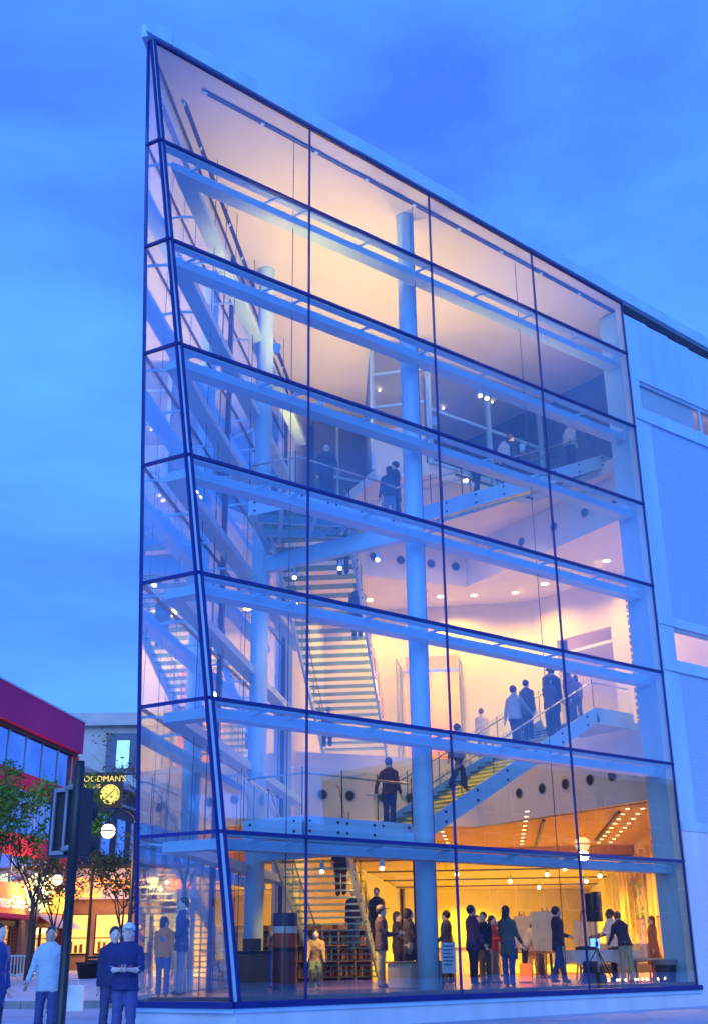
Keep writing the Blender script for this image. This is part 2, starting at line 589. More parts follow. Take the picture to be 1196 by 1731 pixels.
for i, z in enumerate(LV[1:]):
    outer, inner = off_tip(z, 0.42), off_tip(z, 0.78)
    xe, xb = 11.88, 7.1
    pb = Vector((xb, bx(xb), 0))
    poly = [(xe,0.42)] + [(q.x,q.y) for q in outer] + [tuple((pb+nB*0.42).xy)] + [tuple((pb+nB*0.78).xy)] + [(q.x,q.y) for q in reversed(inner)] + [(xe,0.78)]
    bm_ = part(MB().prism(poly[::-1], z-0.27, z-0.07), 'ring_beam', M['white_steel'])
    xs = [x for x in (-3,-1,-0.15,1.9,3.82,5.9,7.78,9.8,11.7) if x > outer[0].x]
    for x in xs:
        part(MB().bar((x+0.12,0.05,z-0.07), (x-0.10,0.5,z-0.12), 0.045, 0.05), 'beam_bracket', M['white_steel'], bm_)
    k = 0.6
    while k < 14:
        q = Pz(z).xy.to_3d()+dB*k
        if q.x < 7.2:
            part(MB().bar(q+Vector((0,0,z-0.07)), q+nB*0.5+Vector((0,0,z-0.12)), 0.045, 0.05), 'beam_bracket', M['white_steel'], bm_)
        k += 2.0
# hanging rods
for x in (-0.05, 3.92, 7.88):
    part(MB().tube([(x,0.62,SILL), (x,0.62,czf((x,0)))], 0.011, 5), 'hanging_rod', M['dark'])
for s in (4.2, 6.4, 8.6, 10.8, 13.0, 5.3, 9.7):
    q = Vector((-4.615,0,0))+dB*s+nB*0.6
    part(MB().tube([(q.x,q.y,SILL), (q.x,q.y,czf(q))], 0.010, 5), 'hanging_rod', M['dark'])
# columns
for x, y, r in ((2.59, 5.74, 0.235), (4.09, 1.15, 0.235)):
    part(MB().lathe((x,y,0), [(r,SILL-0.2), (r,6), (r,12), (r,czf((x,y))-0.06), (r+0.015,czf((x,y))-0.055), (r+0.015,czf((x,y))+0.05)], 28), 'column', M['white_steel'], smooth=True)
# ceiling, roof, parapet
outl = [(-4.42,0.03), (45,0.03), (45,bx(45)-0.1), (-4.45,0.09)]
part(MB().prism(outl, lambda p: czf(p), lambda p: czf(p)+0.35), 'ceiling', M['ceil'])
def strip_par(a, b, name):
    a, b = Vector(a), Vector(b)
    return a, b
xs = [-4.70, -4.0, -0.02, 3.9, 7.93, 11.9, 15.9, 19.9, 23.9, 45]
for a, b in zip(xs, xs[1:]):
    m_ = MB()
    a2, b2 = a+0.006, b-0.006
    za, zb = topz(a)+0.07, topz(b)+0.07
    m_.add([(a2,-0.11,za),(b2,-0.11,zb),(b2,0.30,zb),(a2+(0.45 if a<-4.5 else 0),0.30,za),(a2,-0.11,za+0.40),(b2,-0.11,zb+0.40),(b2,0.30,zb+0.40),(a2+(0.45 if a<-4.5 else 0),0.30,za+0.40)],
           [(3,2,1,0),(4,5,6,7),(0,1,5,4),(1,2,6,5),(2,3,7,6),(3,0,4,7)])
    part(m_, 'parapet_panel', M['cladding'])
for k in range(8):
    q0 = Vector((-4.6,0.03,0))+dB*(k*4.0+0.01)
    q1 = Vector((-4.6,0.03,0))+dB*((k+1)*4.0-0.01)
    part(MB().bar(q0+Vector((0,0,topz(q0.x)+0.25)), q1+Vector((0,0,topz(q1.x)+0.25)), 0.25, 0.36), 'parapet_panel', M['cladding'])
# linear slots in the ceiling
for a, b in (((-2.7,0.58), (12.1,0.42)), ((-2.9,1.22), (8.4,12.2))):
    a3, b3 = Vector((*a, czf(a)-0.03)), Vector((*b, czf(b)-0.03))
    tr_ = part(MB().bar(a3, b3, 0.10, 0.05), 'ceiling_track', M['frame'])
    n_ = int((b3-a3).length/1.55)
    cl = MB()
    for k in range(n_+1):
        p_ = a3.lerp(b3, k/n_)
        cl.obox(p_-Vector((0,0,0.035)), (b3-a3).normalized()*0.05, Vector((0,0.05,0)), (0,0,0.02))
    part(cl, 'track_clip', M['white_steel'], tr_)

# outer walls that close the building
def wallbox(x0, x1, y0, y1, z0, z1, m='plaster', name='wall'):
    return part(MB().box(x0, x1, y0, y1, z0, z1), name, M[m])
ow = 0.30
pb0, pb1 = Vector((7.32, bx(7.32), 0)), Vector((45, bx(45), 0))
pi0, pi1 = pb0+nB*ow, pb1+nB*ow
part(MB().prism([tuple(pb0.xy), tuple(pb1.xy), tuple(pi1.xy), tuple(pi0.xy)][::-1], -0.2, lambda p: czf(p)-0.005), 'street_wall', M['plaster'])
part(MB().box(44.7, 45, 0.3, bx(44.7)-0.5, -0.2, 18.5), 'end_wall', M['plaster'])
# facade wall right of the glass, with two window bands
for z0, z1 in ((-0.2, 9.19), (10.14, 16.95), (17.84, 18.62)):
    part(MB().box(11.96, 44.9, 0.03, 0.30, z0, z1), 'facade_wall', M['plaster'])
for (zz0, zz1, xa) in ((9.19, 10.14, 12.63), (16.95, 17.84, 12.33)):
    part(MB().box(11.96, xa, 0.03, 0.30, zz0, zz1), 'facade_wall', M['plaster'])
part(MB().prism([(11.96,0.03),(44.9,0.03),(44.9,0.30),(11.96,0.30)], 18.62, lambda p: czf(p)-0.01), 'facade_wall', M['plaster'])
# cladding on it
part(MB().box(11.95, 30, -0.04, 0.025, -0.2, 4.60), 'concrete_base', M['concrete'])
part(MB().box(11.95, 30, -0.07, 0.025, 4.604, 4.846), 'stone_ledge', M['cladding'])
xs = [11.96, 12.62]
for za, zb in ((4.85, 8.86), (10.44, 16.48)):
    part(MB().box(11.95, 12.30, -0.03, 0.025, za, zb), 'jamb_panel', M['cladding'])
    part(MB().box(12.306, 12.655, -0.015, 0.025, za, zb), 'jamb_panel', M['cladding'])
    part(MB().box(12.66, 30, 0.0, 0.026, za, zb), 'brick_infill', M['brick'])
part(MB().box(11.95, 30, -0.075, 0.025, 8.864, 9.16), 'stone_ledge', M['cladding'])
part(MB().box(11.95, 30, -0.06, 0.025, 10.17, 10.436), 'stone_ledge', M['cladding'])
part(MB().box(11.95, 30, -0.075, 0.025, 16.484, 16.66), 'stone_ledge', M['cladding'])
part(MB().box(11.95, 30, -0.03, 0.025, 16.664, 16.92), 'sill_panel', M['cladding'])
part(MB().box(11.95, 12.30, -0.03, 0.025, 16.925, 17.86), 'jamb_panel', M['cladding'])
part(MB().box(11.95, 12.60, -0.03, 0.025, 9.165, 10.165), 'jamb_panel', M['cladding'])
x = 11.95
for k in range(16):
    w = 1.06
    part(MB().box(x+0.006, x+w-0.006, -0.03, 0.025, 17.87, topz(x+w)-0.32), 'cladding_panel', M['cladding'])
    x += w
part(MB().bar((11.95,0.0,topz(11.95)-0.15), (30,0.0,topz(30)-0.15), 0.05, 0.28), 'painted_shadow_gap', M['dark'])  # solid dark bar put in for the shade under the parapet
# window bands
def window_band(x0, x1, z0, z1, step):
    w_ = part(MB().box(x0, x1, 0.05, 0.13, z0, z0+0.05).box(x0, x1, 0.05, 0.13, z1-0.05, z1).box(x0, x0+0.06, 0.05, 0.13, z0+0.05, z1-0.05), 'window', M['cladding'])
    x = x0+0.06
    while x < x1-0.5:
        part(MB().slab4([(x,0.09,z0+0.05),(x+step-0.07,0.09,z0+0.05),(x+step-0.07,0.09,z1-0.05),(x,0.09,z1-0.05)], 0.012), 'pane', M['glass'], w_)
        part(MB().box(x+step-0.07, x+step, 0.05, 0.13, z0+0.05, z1-0.05), 'window_bar', M['cladding'], w_)
        x += step
window_band(12.33, 24, 16.95, 17.84, 3.05)
part(MB().box(12.42,15.2,0.16,0.175,17.0,17.8), 'pale_window_sheet', M['plaster'])  # pale sheet added so the window looks light over a dark room
window_band(12.63, 24, 9.19, 10.14, 3.6)
# pilaster beside the glass, inside
part(MB().box(11.97, 12.6, 0.32, 0.97, SILL-0.1, 20.3), 'pilaster', M['cladding'])
for z in LV[1:]:
    part(MB().box(11.91, 11.965, 0.40, 0.80, z-0.27, z-0.07), 'beam_seat', M['white_steel'])

# ground floor and upper slabs
inner = lambda x: (x+nB.x*0.31, bx(x)+nB.y*0.31)
fl = [(-1.45,0.10), (44.7,0.10), (44.7,bx(44.7)-0.6), (-2.0,bx(-2.0)-0.3), (-2.25,1.95)]
part(MB().prism(fl, 0.30, SILL+0.09), 'ground_floor', M['wood_floor'])
F = [(13.15,0.31), (44.6,0.31), (44.6,bx(44.6)-0.75), inner(7.85), (14.25,9.85)]
part(MB().prism(F, 5.7, 7.9), 'floor_slab', M['plaster'])
part(MB().prism(F, 14.2, 15.70), 'floor_slab', M['plaster'])
bay = [(13.0,0.31), (44.6,0.31), (44.6,bx(44.6)-0.75), inner(7.85), (8.75,11.6), (7.55,6.83), (8.6,5.5), (13.0,5.42)]
part(MB().prism(bay, 15.704, 16.1), 'gallery_deck', M['plaster'])
def porthole(p, n_, r=0.155):
    p, n_ = Vector(p), Vector(n_).normalized()
    t1 = n_.cross(Vector((0,0,1))).normalized()
    ring, disc = MB(), MB()
    k = 20
    vs = []
    for rr_, h in ((r*1.18, 0.0), (r*1.18, 0.02), (r, 0.02), (r*0.98, 0.006)):
        for j in range(k):
            a = 2*math.pi*j/k
            vs.append(p+t1*rr_*math.cos(a)+Vector((0,0,1))*rr_*math.sin(a)+n_*h)
    fs = []
    for i in range(3):
        for j in range(k):
            fs.append((i*k+j, i*k+(j+1)%k, (i+1)*k+(j+1)%k, (i+1)*k+j))
    ring.add(vs, fs)
    o = part(ring, 'porthole', M['steel'])
    disc.add([p+t1*r*math.cos(2*math.pi*j/k)+Vector((0,0,1))*r*math.sin(2*math.pi*j/k)+n_*0.006 for j in range(k)], [tuple(range(k))])
    part(disc, 'porthole_shade_disc', M['dark'], o)  # dark disc on the uncut fascia gives the shade of a hole
rdir = Vector((1.1, 9.54, 0)).normalized()
rn = Vector((-rdir.y, rdir.x, 0))
ldir = (Vector((7.95,11.75,0))-Vector((14.25,9.85,0))).normalized()
ln = Vector((ldir.y, -ldir.x, 0))
if ln.y > 0: ln = -ln
for z, ss in ((6.55, (2.1, 3.05, 4.0, 5.1, 6.2, 7.35)), (14.93, (1.8, 3.2, 4.7, 6.4))):
    for s in ss:
        q = Vector((13.15,0.31,0))+rdir*s
        porthole((q.x,q.y,z)+rn*0.002 if False else Vector((q.x,q.y,z))+rn*0.003, rn)
for z, xs in ((6.55, (8.9, 9.8, 10.9, 11.85, 13.2)), (14.93, (10.75, 11.75, 12.9, 13.85))):
    for x in xs:
        q = Vector((14.25,9.85,0))+ldir*((14.25-x)/-ldir.x)
        porthole(Vector((q.x,q.y,z))+ln*0.003, ln)

# ---- ground floor gallery
gr0, gr1 = Vector((13.35,0.55,0)), Vector((43,30.2,0))
gn = Vector((0.7071,-0.7071,0))
part(MB().prism([tuple(gr0.xy), tuple(gr1.xy), tuple((gr1+gn*0.2).xy), tuple((gr0+gn*0.2).xy)][::-1], SILL-0.01, 5.698), 'gallery_wall', M['warm_wall'])
part(MB().prism([(42.6,29.6), (31.2,33.6), (31.5,34.2), (43.2,30.2)], SILL-0.01, 5.698), 'gallery_wall', M['warm_wall'])
part(MB().prism([(24.0,11.25), (44.0,30.9), (31.0,33.9), (15.9,19.4)], 5.30, 5.697), 'gallery_soffit', M['gceil'])
part(MB().prism([(13.6,0.9), (24.0,11.24), (15.88,19.38), (9.0,12.2), (14.2,10.2)], 5.662, 5.698), 'gallery_soffit', M['gceil'])
for k in (0.0, 6.5, 13.0, 19.0):
    a, b = Vector((24.0,11.25,5.27))+Vector((0.707,0.70,0))*k, Vector((15.9,19.4,5.27))+Vector((0.72,0.69,0))*k
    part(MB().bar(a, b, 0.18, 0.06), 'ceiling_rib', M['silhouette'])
for l0 in (1.4, 4.2):
    a = Vector((14.6+l0*-0.1, 2.6+l0, 5.62))
    part(MB().bar(a, a+Vector((0.7071,0.7071,0))*9.0, 0.09, 0.07), 'ceiling_track', M['dark'])
for k in range(16):
    a = Vector((14.6,1.9,0))+Vector((0.7071,0.7071,0))*(k*1.75)
    part(MB().bar((a.x,a.y,SILL), (a.x,a.y,5.28), 0.10, 0.12, up=gn), 'wall_batten', M['warm_wall'])
dl_pos = []
for row, l in enumerate((1.0, 1.45, 4.4, 7.2)):
    for k in range(9):
        q = Vector((14.6,1.8,0))+Vector((0.7071,0.7071,0))*(1.0+k*1.35)+Vector((-0.7071,0.7071,0))*l
        dl_pos.append((q, row, k))
for q, row, k in dl_pos:
    part(MB().lathe((q.x,q.y,5.648), [(0.065,0.013),(0.07,0.006),(0.06,0.0)], 12), 'downlight', M['downlight'])
for q in ((14.8,5.0), (17.5,8.5), (16.2,12.0), (20.5,12.0), (20,16.5), (25.5,16.0), (24.5,21.5), (30,21.5), (29.5,26.5), (35,26.0), (34,30.0)):
    zz = 5.55 if q[0] < 20 else 5.2
    lamp('gallery_lamp', 'SPOT', (q[0],q[1],zz), 1150, (1,0.45,0.025), 0.10, angle=150)
for (x, y) in ((22.5,13.5), (24.6,16.4), (27.3,15.8), (21.0,18.2), (26.5,20.5), (29.6,18.6), (31.5,23.4)):
    sp = part(MB().tube([(x,y,5.27),(x,y,5.0)], 0.02, 6).tube([(x+0.08,y+0.06,5.06),(x-0.14,y-0.10,4.86)], [0.07,0.10], 10), 'track_spot', M['white_steel'])
    part(MB().ball((x-0.15,y-0.11,4.85), 0.085, nu=10, nv=6), 'lamp_lens', M['spot_glow'], sp)

for x, y in ((8.2,6.2),(9.0,6.9),(9.8,7.6),(10.6,8.3)):
    part(MB().box(x-0.05,x+0.05,y-0.05,y+0.05,SILL+0.09,5.69), 'vestibule_post', M['dark'])
for z in (3.3,4.6):
    part(MB().bar((8.2,6.2,z),(10.6,8.3,z),0.06,0.08), 'vestibule_rail', M['dark'])
# ---- second floor rooms
w1a, w1b = Vector((11.95,15.85,0)), Vector((17.49,9.79,0))
w1d = (w1b-w1a).normalized()
w1n = Vector((w1d.y,-w1d.x,0))
if w1n.y < 0: w1n = -w1n            # away from the atrium
def wall_piece(a, d, n_, s0, s1, z0, z1, t=0.2, m='warm_wall', name='room_wall'):
    p0, p1 = a+d*s0, a+d*s1
    return part(MB().prism([tuple(p0.xy), tuple(p1.xy), tuple((p1+n_*t).xy), tuple((p0+n_*t).xy)][::-1], z0, z1), name, M[m])
L1 = (w1b-w1a).length
d0, d1 = 3.35, 5.35
wall_piece(w1a, w1d, w1n, 0, d0, 7.89, 14.2)
wall_piece(w1a, w1d, w1n, d1, L1, 7.89, 14.2)
wall_piece(w1a, w1d, w1n, d0, d1, 12.3, 14.2)
M['orange_wall'] = mat('orange_wall_paint', (0.80, 0.36, 0.12), 0.8, 0, 0.05)
wall_piece(w1a+w1n*4.0, w1d, w1n, 1, 8, 7.89, 14.2, m='orange_wall')
lamp('room_lamp', 'POINT', tuple((w1a+w1d*4.4+w1n*2.0).xy)+(11.8,), 260, (1,0.55,0.2), 0.3)
# glass screens at the doorway
for s in (d0-0.15, d1+0.15):
    p = w1a+w1d*s-w1n*0.02
    q = p-w1n*1.3
    sc_ = part(MB().bar((p.x,p.y,7.9), (p.x,p.y,11.9), 0.05, 0.05).bar((q.x,q.y,7.9), (q.x,q.y,11.9), 0.05, 0.05).bar((p.x,p.y,11.87), (q.x,q.y,11.87), 0.05, 0.05), 'door_screen', M['steel'])
    part(MB().slab4([(p.x,p.y,7.91),(q.x,q.y,7.91),(q.x,q.y,11.84),(p.x,p.y,11.84)], 0.015), 'screen_glass', M['clear'], sc_)
p, q = w1a+w1d*d0, w1a+w1d*d1
part(MB().bar((p.x,p.y,11.7), (q.x,q.y,11.7), 0.10, 0.12), 'door_head', M['steel'])
w2a, w2b = w1b, Vector((17.75,0.31,0))
w2d = (w2b-w2a).normalized()
w2n = Vector((1,0.02,0))
wall_piece(w2a, w2d, w2n, 0, 1.15, 7.89, 14.2)
wall_piece(w2a, w2d, w2n, 3.65, 9.48, 7.89, 14.2)
wall_piece(w2a, w2d, w2n, 1.15, 3.65, 12.42, 14.2)
wall_piece(w2a+w2n*3.2, w2d, w2n, -1, 6, 7.89, 14.2, m='plaster')
part(MB().prism([(17.75,5.2),(20.8,5.2),(20.8,9.4),(17.75,9.4)], 11.9, 12.0), 'recess_ceiling', M['plaster'])
part(MB().lathe((19.0,6.6,11.87), [(0.10,0.02),(0.12,0.01),(0.1,0)], 12), 'downlight', M['downlight'])
tx = MB()
random.seed(3)
for c_ in range(3):
    z = 13.4-c_*0.25
    while z > 8.4:
        h_ = random.uniform(0.06, 0.2)
        yy = 5.35-c_*0.22
        tx.box(17.585+c_*0.004, 17.60, yy-0.05, yy+0.05, z-h_, z)
        z -= h_+random.uniform(0.05, 0.12)
part(tx, 'wall_lettering', M['silhouette'])
for x, y in ((14.27,11.3),(15.18,10.45),(16.2,9.3),(16.3,7.91),(16.1,4.86),(12.4,13.2),(15.0,6.8)):
    part(MB().lathe((x,y,14.17), [(0.12,0.029),(0.13,0.012),(0.10,0.0)], 16), 'downlight', M['downlight'])
for x, y, e in ((14.6,11.0,620),(15.9,8.6,640),(15.9,5.0,620),(12.3,13.0,560),(15.2,2.2,330)):
    lamp('room_lamp', 'SPOT', (x,y,14.1), e*0.52, (1,0.50,0.025), 0.15, angle=155)

# ---- third floor gallery, glazed and dim
def post(x, y, z0, z1, w=0.09, name='gallery_post'):
    return part(MB().box(x-w/2, x+w/2, y-w/2, y+w/2, z0, z1), name, M['white_steel'])
zt = 20.3
for x in (8.72, 11.4, 13.95):
    post(x, 5.5, 16.1, czf((x,5.5))-0.01, 0.13)
for z in (16.18, 18.05, 19.9):
    part(MB().box(8.8, 13.9, 5.46, 5.54, z-0.05, z+0.05), 'gallery_rail', M['white_steel'])
part(MB().prism([(8.66,5.44),(14.6,5.38),(14.6,5.56),(8.66,5.56)], 20.0, lambda p: czf(p)-0.008), 'gallery_bulkhead', M['plaster'])
for a, b in ((8.8,11.33),(11.47,13.88)):
    part(MB().slab4([(a,5.5,16.24),(b,5.5,16.24),(b,5.5,19.95),(a,5.5,19.95)], 0.02), 'gallery_pane', M['glass'])
a, b = Vector((8.62,5.6,0)), Vector((7.58,6.95,0))
part(MB().bar((a.x,a.y,16.78), (b.x,b.y,16.78), 0.12, 1.35), 'gallery_parapet', M['plaster'])
for z in (18.3, 19.5):
    part(MB().bar((a.x,a.y,z), (b.x,b.y,z), 0.07, 0.09), 'gallery_rail', M['white_steel'])
part(MB().slab4([(a.x,a.y,17.46),(b.x,b.y,17.46),(b.x,b.y,20.45),(a.x,a.y,20.45)], 0.02), 'gallery_pane', M['glass'])
post(b.x, b.y, 16.1, czf(b)-0.01, 0.11)
a, b = Vector((7.62,7.05,0)), Vector((10.7,11.2,0))
part(MB().bar((a.x,a.y,18.2), (b.x,b.y,18.2), 0.12, 4.1), 'partition_or_light_stop', M['silhouette'])
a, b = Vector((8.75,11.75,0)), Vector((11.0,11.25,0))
part(MB().bar((a.x,a.y,18.1), (b.x,b.y,18.1), 0.12, 3.9), 'partition_or_light_stop', M['silhouette'])
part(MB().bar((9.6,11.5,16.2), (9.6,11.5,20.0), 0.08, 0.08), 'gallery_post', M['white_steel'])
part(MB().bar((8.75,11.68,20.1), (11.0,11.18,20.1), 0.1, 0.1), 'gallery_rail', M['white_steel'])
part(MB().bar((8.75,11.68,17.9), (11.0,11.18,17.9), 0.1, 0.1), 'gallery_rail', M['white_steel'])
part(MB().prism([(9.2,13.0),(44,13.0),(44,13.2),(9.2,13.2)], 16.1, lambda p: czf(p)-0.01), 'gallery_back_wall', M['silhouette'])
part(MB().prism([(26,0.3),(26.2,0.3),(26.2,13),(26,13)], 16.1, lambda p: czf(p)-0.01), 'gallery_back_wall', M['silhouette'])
for x, y in ((10.2,7.2),(12.2,8.5),(13.2,7.0),(9.6,9.0),(16.5,4.0)):
    part(MB().ball((x,y,czf((x,y))-0.10), 0.032, nu=8, nv=6), 'ceiling_dot', M['spot_glow'])  # small glowing ball below the gallery ceiling

lamp('room_lamp', 'POINT', (17.8,2.4,19.0), 70, (1,0.55,0.25), 0.2)
part(MB().prism([(14.75,0.31),(14.9,0.31),(14.9,12.99),(14.75,12.99)], 16.1, lambda p: czf(p)-0.01), 'partition_or_light_stop', M['silhouette'])  # added wall, keeps the room lamp's light out of the glazed gallery
# ---- A to B beams and stair landings
A_, B_ = Vector((2.59,5.74,0)), Vector((4.09,1.15,0))
dAB = (B_-A_).normalized()
for zb, zt_ in ((3.85, 4.24), (11.30, 11.74)):
    p, q = A_+dAB*0.2, B_-dAB*0.2
    part(MB().bar((p.x,p.y,(zb+zt_)/2), (q.x,q.y,(zb+zt_)/2), 0.22, zt_-zb), 'cross_beam', M['white_steel'])
# ---- lights of the atrium
for x, y, e in ((0.4,1.9,400), (3.0,3.6,520), (6.3,2.6,430), (6.6,8.2,480), (9.6,2.4,260)):
    lamp('uplight', 'SPOT', (x,y,15.9), e*0.92, (1,0.56,0.09), 0.15, direction=(0.05,0.05,1), angle=125, blend=0.9)
    f = part(MB().tube([(x,y,15.62),(x,y,15.86)], [0.07,0.10], 10), 'uplight_fixture', M['white_steel'])
for (x, y, z) in ((6.1,0.6,LV[6]-0.3), (6.35,0.6,LV[6]-0.3), (1.35,4.9,LV[5]-0.3), (1.6,5.15,LV[5]-0.3), (3.4,3.3,11.2), (3.75,2.2,11.2), (2.9,4.6,11.2), (3.2,3.8,3.78), (3.75,2.25,3.78)):
    sp = part(MB().tube([(x,y,z),(x,y,z-0.10)], 0.025, 6).tube([(x+0.03,y+0.03,z-0.08),(x-0.05,y-0.06,z-0.26)], [0.05,0.065], 10), 'spot_light', M['white_steel'])
    part(MB().ball((x-0.055,y-0.065,z-0.265), 0.05, nu=10, nv=6), 'lamp_lens', M['spot_glow'], sp)
tr_ = part(MB().bar((9.2,4.9,15.64), (12.6,4.86,15.64), 0.08, 0.06), 'ceiling_track', M['dark'])
for x in (9.6, 11.0):
    part(MB().ball((x,4.88,15.55), 0.075, nu=10, nv=6), 'lamp_lens', M['spot_glow'], tr_)
    lamp('track_lamp', 'SPOT', (x,4.7,15.5), 200, (1,0.58,0.26), 0.06, direction=(0.25,0.6,-0.9), angle=110)
lamp('spot_or_fill_lamp', 'SPOT', (2.6,3.9,3.6), 1100, (1,0.66,0.34), 0.06, direction=(-4.0,-1.5,-1.9), angle=42)
for x, y, z, e in ((3.5,3.1,10.95,160), (3.4,3.4,3.5,330), (8.0,4.5,5.3,150), (11.5,6.5,5.3,160), (9.0,9.3,5.55,420)):  # the last one is added to light the shelving, without a fixture
    lamp('spot_or_fill_lamp', 'SPOT', (x,y,z), e, (1,0.50,0.10), 0.08, direction=(0.45,0.45,-0.9), angle=130)
# ------------------------------------------------------------------ stairs
def flight(label, base, top, width, n, left_rail=True, right_rail=True):
    base, top = Vector(base), Vector(top)
    d = Vector((top.x-base.x, top.y-base.y, 0))
    run = d.length
    d.normalize()
    s = Vector((-d.y, d.x, 0))
    t = thing('glass_staircase', label, 'staircase', tuple(base), 0, 'glass stair flights in the atrium')
    rise = top.z-base.z
    ang = math.atan2(d.y, d.x)
    tm = MB().box(-0.17, 0.17, -width/2+0.03, width/2-0.03, -0.045, 0).mesh('tread', M['green_glass'])
    for k in range(n):
        f = (k+0.5)/n
        o = bpy.data.objects.new('tread', tm)
        COL.objects.link(o)
        o.parent = t
        o.location = d*run*f + Vector((0,0,rise*(k+1)/(n+1)))
        o.rotation_euler = (0,0,ang)
    slope = (top-base).normalized()
    for sg, rail in ((-1, right_rail), (1, left_rail)):
        e = s*sg*(width/2+0.03)
        st = MB().bar(base+e+Vector((0,0,0.02))-slope*0.1, top+e+Vector((0,0,0.02))+slope*0.1, 0.06, 0.40).build('stringer', M['white_steel'], t)
        bo = MB()
        L = (top-base).length
        k = 0.6
        while k < L:
            for dz in (-0.10, 0.14):
                p = base+slope*k+e+s*sg*0.035+Vector((0,0,dz))
                bo.tube([p-s*sg*0.02, p+s*sg*0.02], 0.032, 8)
            k += 1.25
        bo.build('bolt', M['dark'], st)
        if not rail: continue
        k = 0.0
        gl = 1.30
        while k < L-0.3:
            a, b = base+slope*k+e, base+slope*min(k+gl-0.015, L)+e
            MB().slab4([a+Vector((0,0,0.2)), b+Vector((0,0,0.2)), b+Vector((0,0,1.10)), a+Vector((0,0,1.10))], 0.016).build('guard_panel', M['clear'], t)
            MB().bar(b+Vector((0,0,0.2)), b+Vector((0,0,1.10)), 0.02, 0.014).build('panel_joint', M['dark'], t)
            k += gl
        hr = e-s*sg*0.07+Vector((0,0,0.98))
        MB().tube([base+hr-d*0.3, base+hr, top+hr, top+hr+d*0.3], 0.024, 8).build('handrail', M['steel'], t, smooth=True)
    return t
f0 = flight('lower flight of glass treads rising from the lobby floor towards the mezzanine landing', (8.9,10.1,SILL+0.09), (2.85,4.05,4.48), 1.75, 22)
f1 = flight('glass flight climbing to the right from the mezzanine, crowded with visitors', (5.2,3.25,4.48), (11.6,3.25,7.9), 2.0, 21)
f2 = flight('steep looking upper flight seen from beneath, its open treads lit peach below and blue above', (9.95,11.05,7.9), (2.95,3.98,12.12), 2.0, 27)
f3 = flight('topmost glass flight climbing to the right under the third floor gallery', (4.5,3.25,12.17), (13.0,3.25,16.12), 2.0, 26)
for t_, x0, z, x1 in ((f1, 11.66, 7.9, 13.3), (f3, 13.02, 16.12, 14.4)):
    MB().box(x0, x1, 2.28, 4.2, z-0.14, z).build('head_landing', M['white_steel'], t_)
    MB().box(x0, x1, 2.19, 2.25, z-0.20, z+0.26).build('landing_fascia', M['white_steel'], t_)
    MB().slab4([(x0,2.22,z+0.26),(x1,2.22,z+0.26),(x1,2.22,z+1.2),(x0,2.22,z+1.2)], 0.016).build('guard_panel', M['clear'], t_)
    MB().tube([(x0,2.30,z+1.0),(x1,2.30,z+1.0)], 0.024, 8).build('handrail', M['steel'], t_)

def landing(label, poly, z, edges, joists, fascia_h=0.42, deck='white'):
    t = thing('stair_landing', label, 'landing', (poly[0][0], poly[0][1], z-0.15), 0, 'stair landings hung in the prow')
    MB().prism(poly, z-0.05, z).build('deck', M['green_glass'] if deck == 'glass' else M['white_steel'], t)
    for a, b in joists:
        MB().bar((*a, z-0.16), (*b, z-0.16), 0.10, 0.20).build('joist', M['white_steel'], t)
    rail = []
    for a, b in edges:
        a, b = Vector((*a,0)), Vector((*b,0))
        d = (b-a).normalized()
        o = Vector((d.y,-d.x,0))
        L = (b-a).length
        n = max(1, round(L/1.25))
        for k in range(n):
            p, q = a+d*(L*k/n+0.006)+o*0.04, a+d*(L*(k+1)/n-0.006)+o*0.04
            f = MB().bar((p.x,p.y,z-0.16), (q.x,q.y,z-0.16), 0.03, fascia_h).build('fascia_panel', M['white_steel'], t)
            bo = MB()
            for w in (0.12, 0.88):
                for dz in (-0.27, -0.05):
                    c = p.lerp(q, w)+Vector((0,0,z+dz))
                    bo.tube([c, c+o*0.035], 0.032, 8)
            bo.build('bolt', M['dark'], f)
            MB().slab4([(p.x,p.y,z+0.06),(q.x,q.y,z+0.06),(q.x,q.y,z+1.12),(p.x,p.y,z+1.12)], 0.016).build('guard_panel', M['clear'], t)
            MB().bar((q.x,q.y,z+0.06), (q.x,q.y,z+1.12), 0.018, 0.018).build('panel_joint', M['dark'], t)
            for w in (0.2, 0.8):
                c = p.lerp(q, w)+Vector((0,0,z+0.94))
                MB().tube([c, c-o*0.09+Vector((0,0,0.04))], 0.014, 6).build('rail_bracket', M['steel'], t)
        rail.append((a-o*0.05, b-o*0.05))
    MB().tube([(*rail[0][0].xy, z+0.99)]+[(*r[1].xy, z+0.99) for r in rail], 0.026, 8).build('handrail', M['steel'], t, smooth=True)
    return t
mz = [(2.66,5.45),(1.05,3.85),(1.52,2.22),(5.2,2.22),(5.2,4.3),(3.1,4.3)]
landing('mezzanine landing over the lobby with pale blue fascia and glass guard', mz, 4.50,
        [((2.66,5.45),(1.05,3.85)), ((1.05,3.85),(1.52,2.22)), ((1.52,2.22),(4.65,2.22))],
        [((1.6,3.0),(4.2,3.0)), ((3.0,2.3),(3.0,4.2))])
up = [(2.66,5.45),(0.70,3.40),(1.25,2.22),(4.5,2.22),(4.5,4.3),(3.05,4.3)]
landing('upper landing in the prow with its steel grid showing from below', up, 12.18,
        [((2.66,5.45),(0.70,3.40)), ((0.70,3.40),(1.25,2.22)), ((1.25,2.22),(4.4,2.22))],
        [((0.75,3.4),(2.66,5.4)), ((1.25,2.3),(4.4,2.3)), ((0.8,3.35),(1.3,2.3)), ((1.2,3.9),(3.6,2.6)), ((1.9,4.6),(4.0,3.3)), ((2.0,2.3),(3.0,4.2)), ((3.0,2.3),(3.5,3.4)), ((1.3,2.9),(2.6,4.9))], 0.42, 'glass')

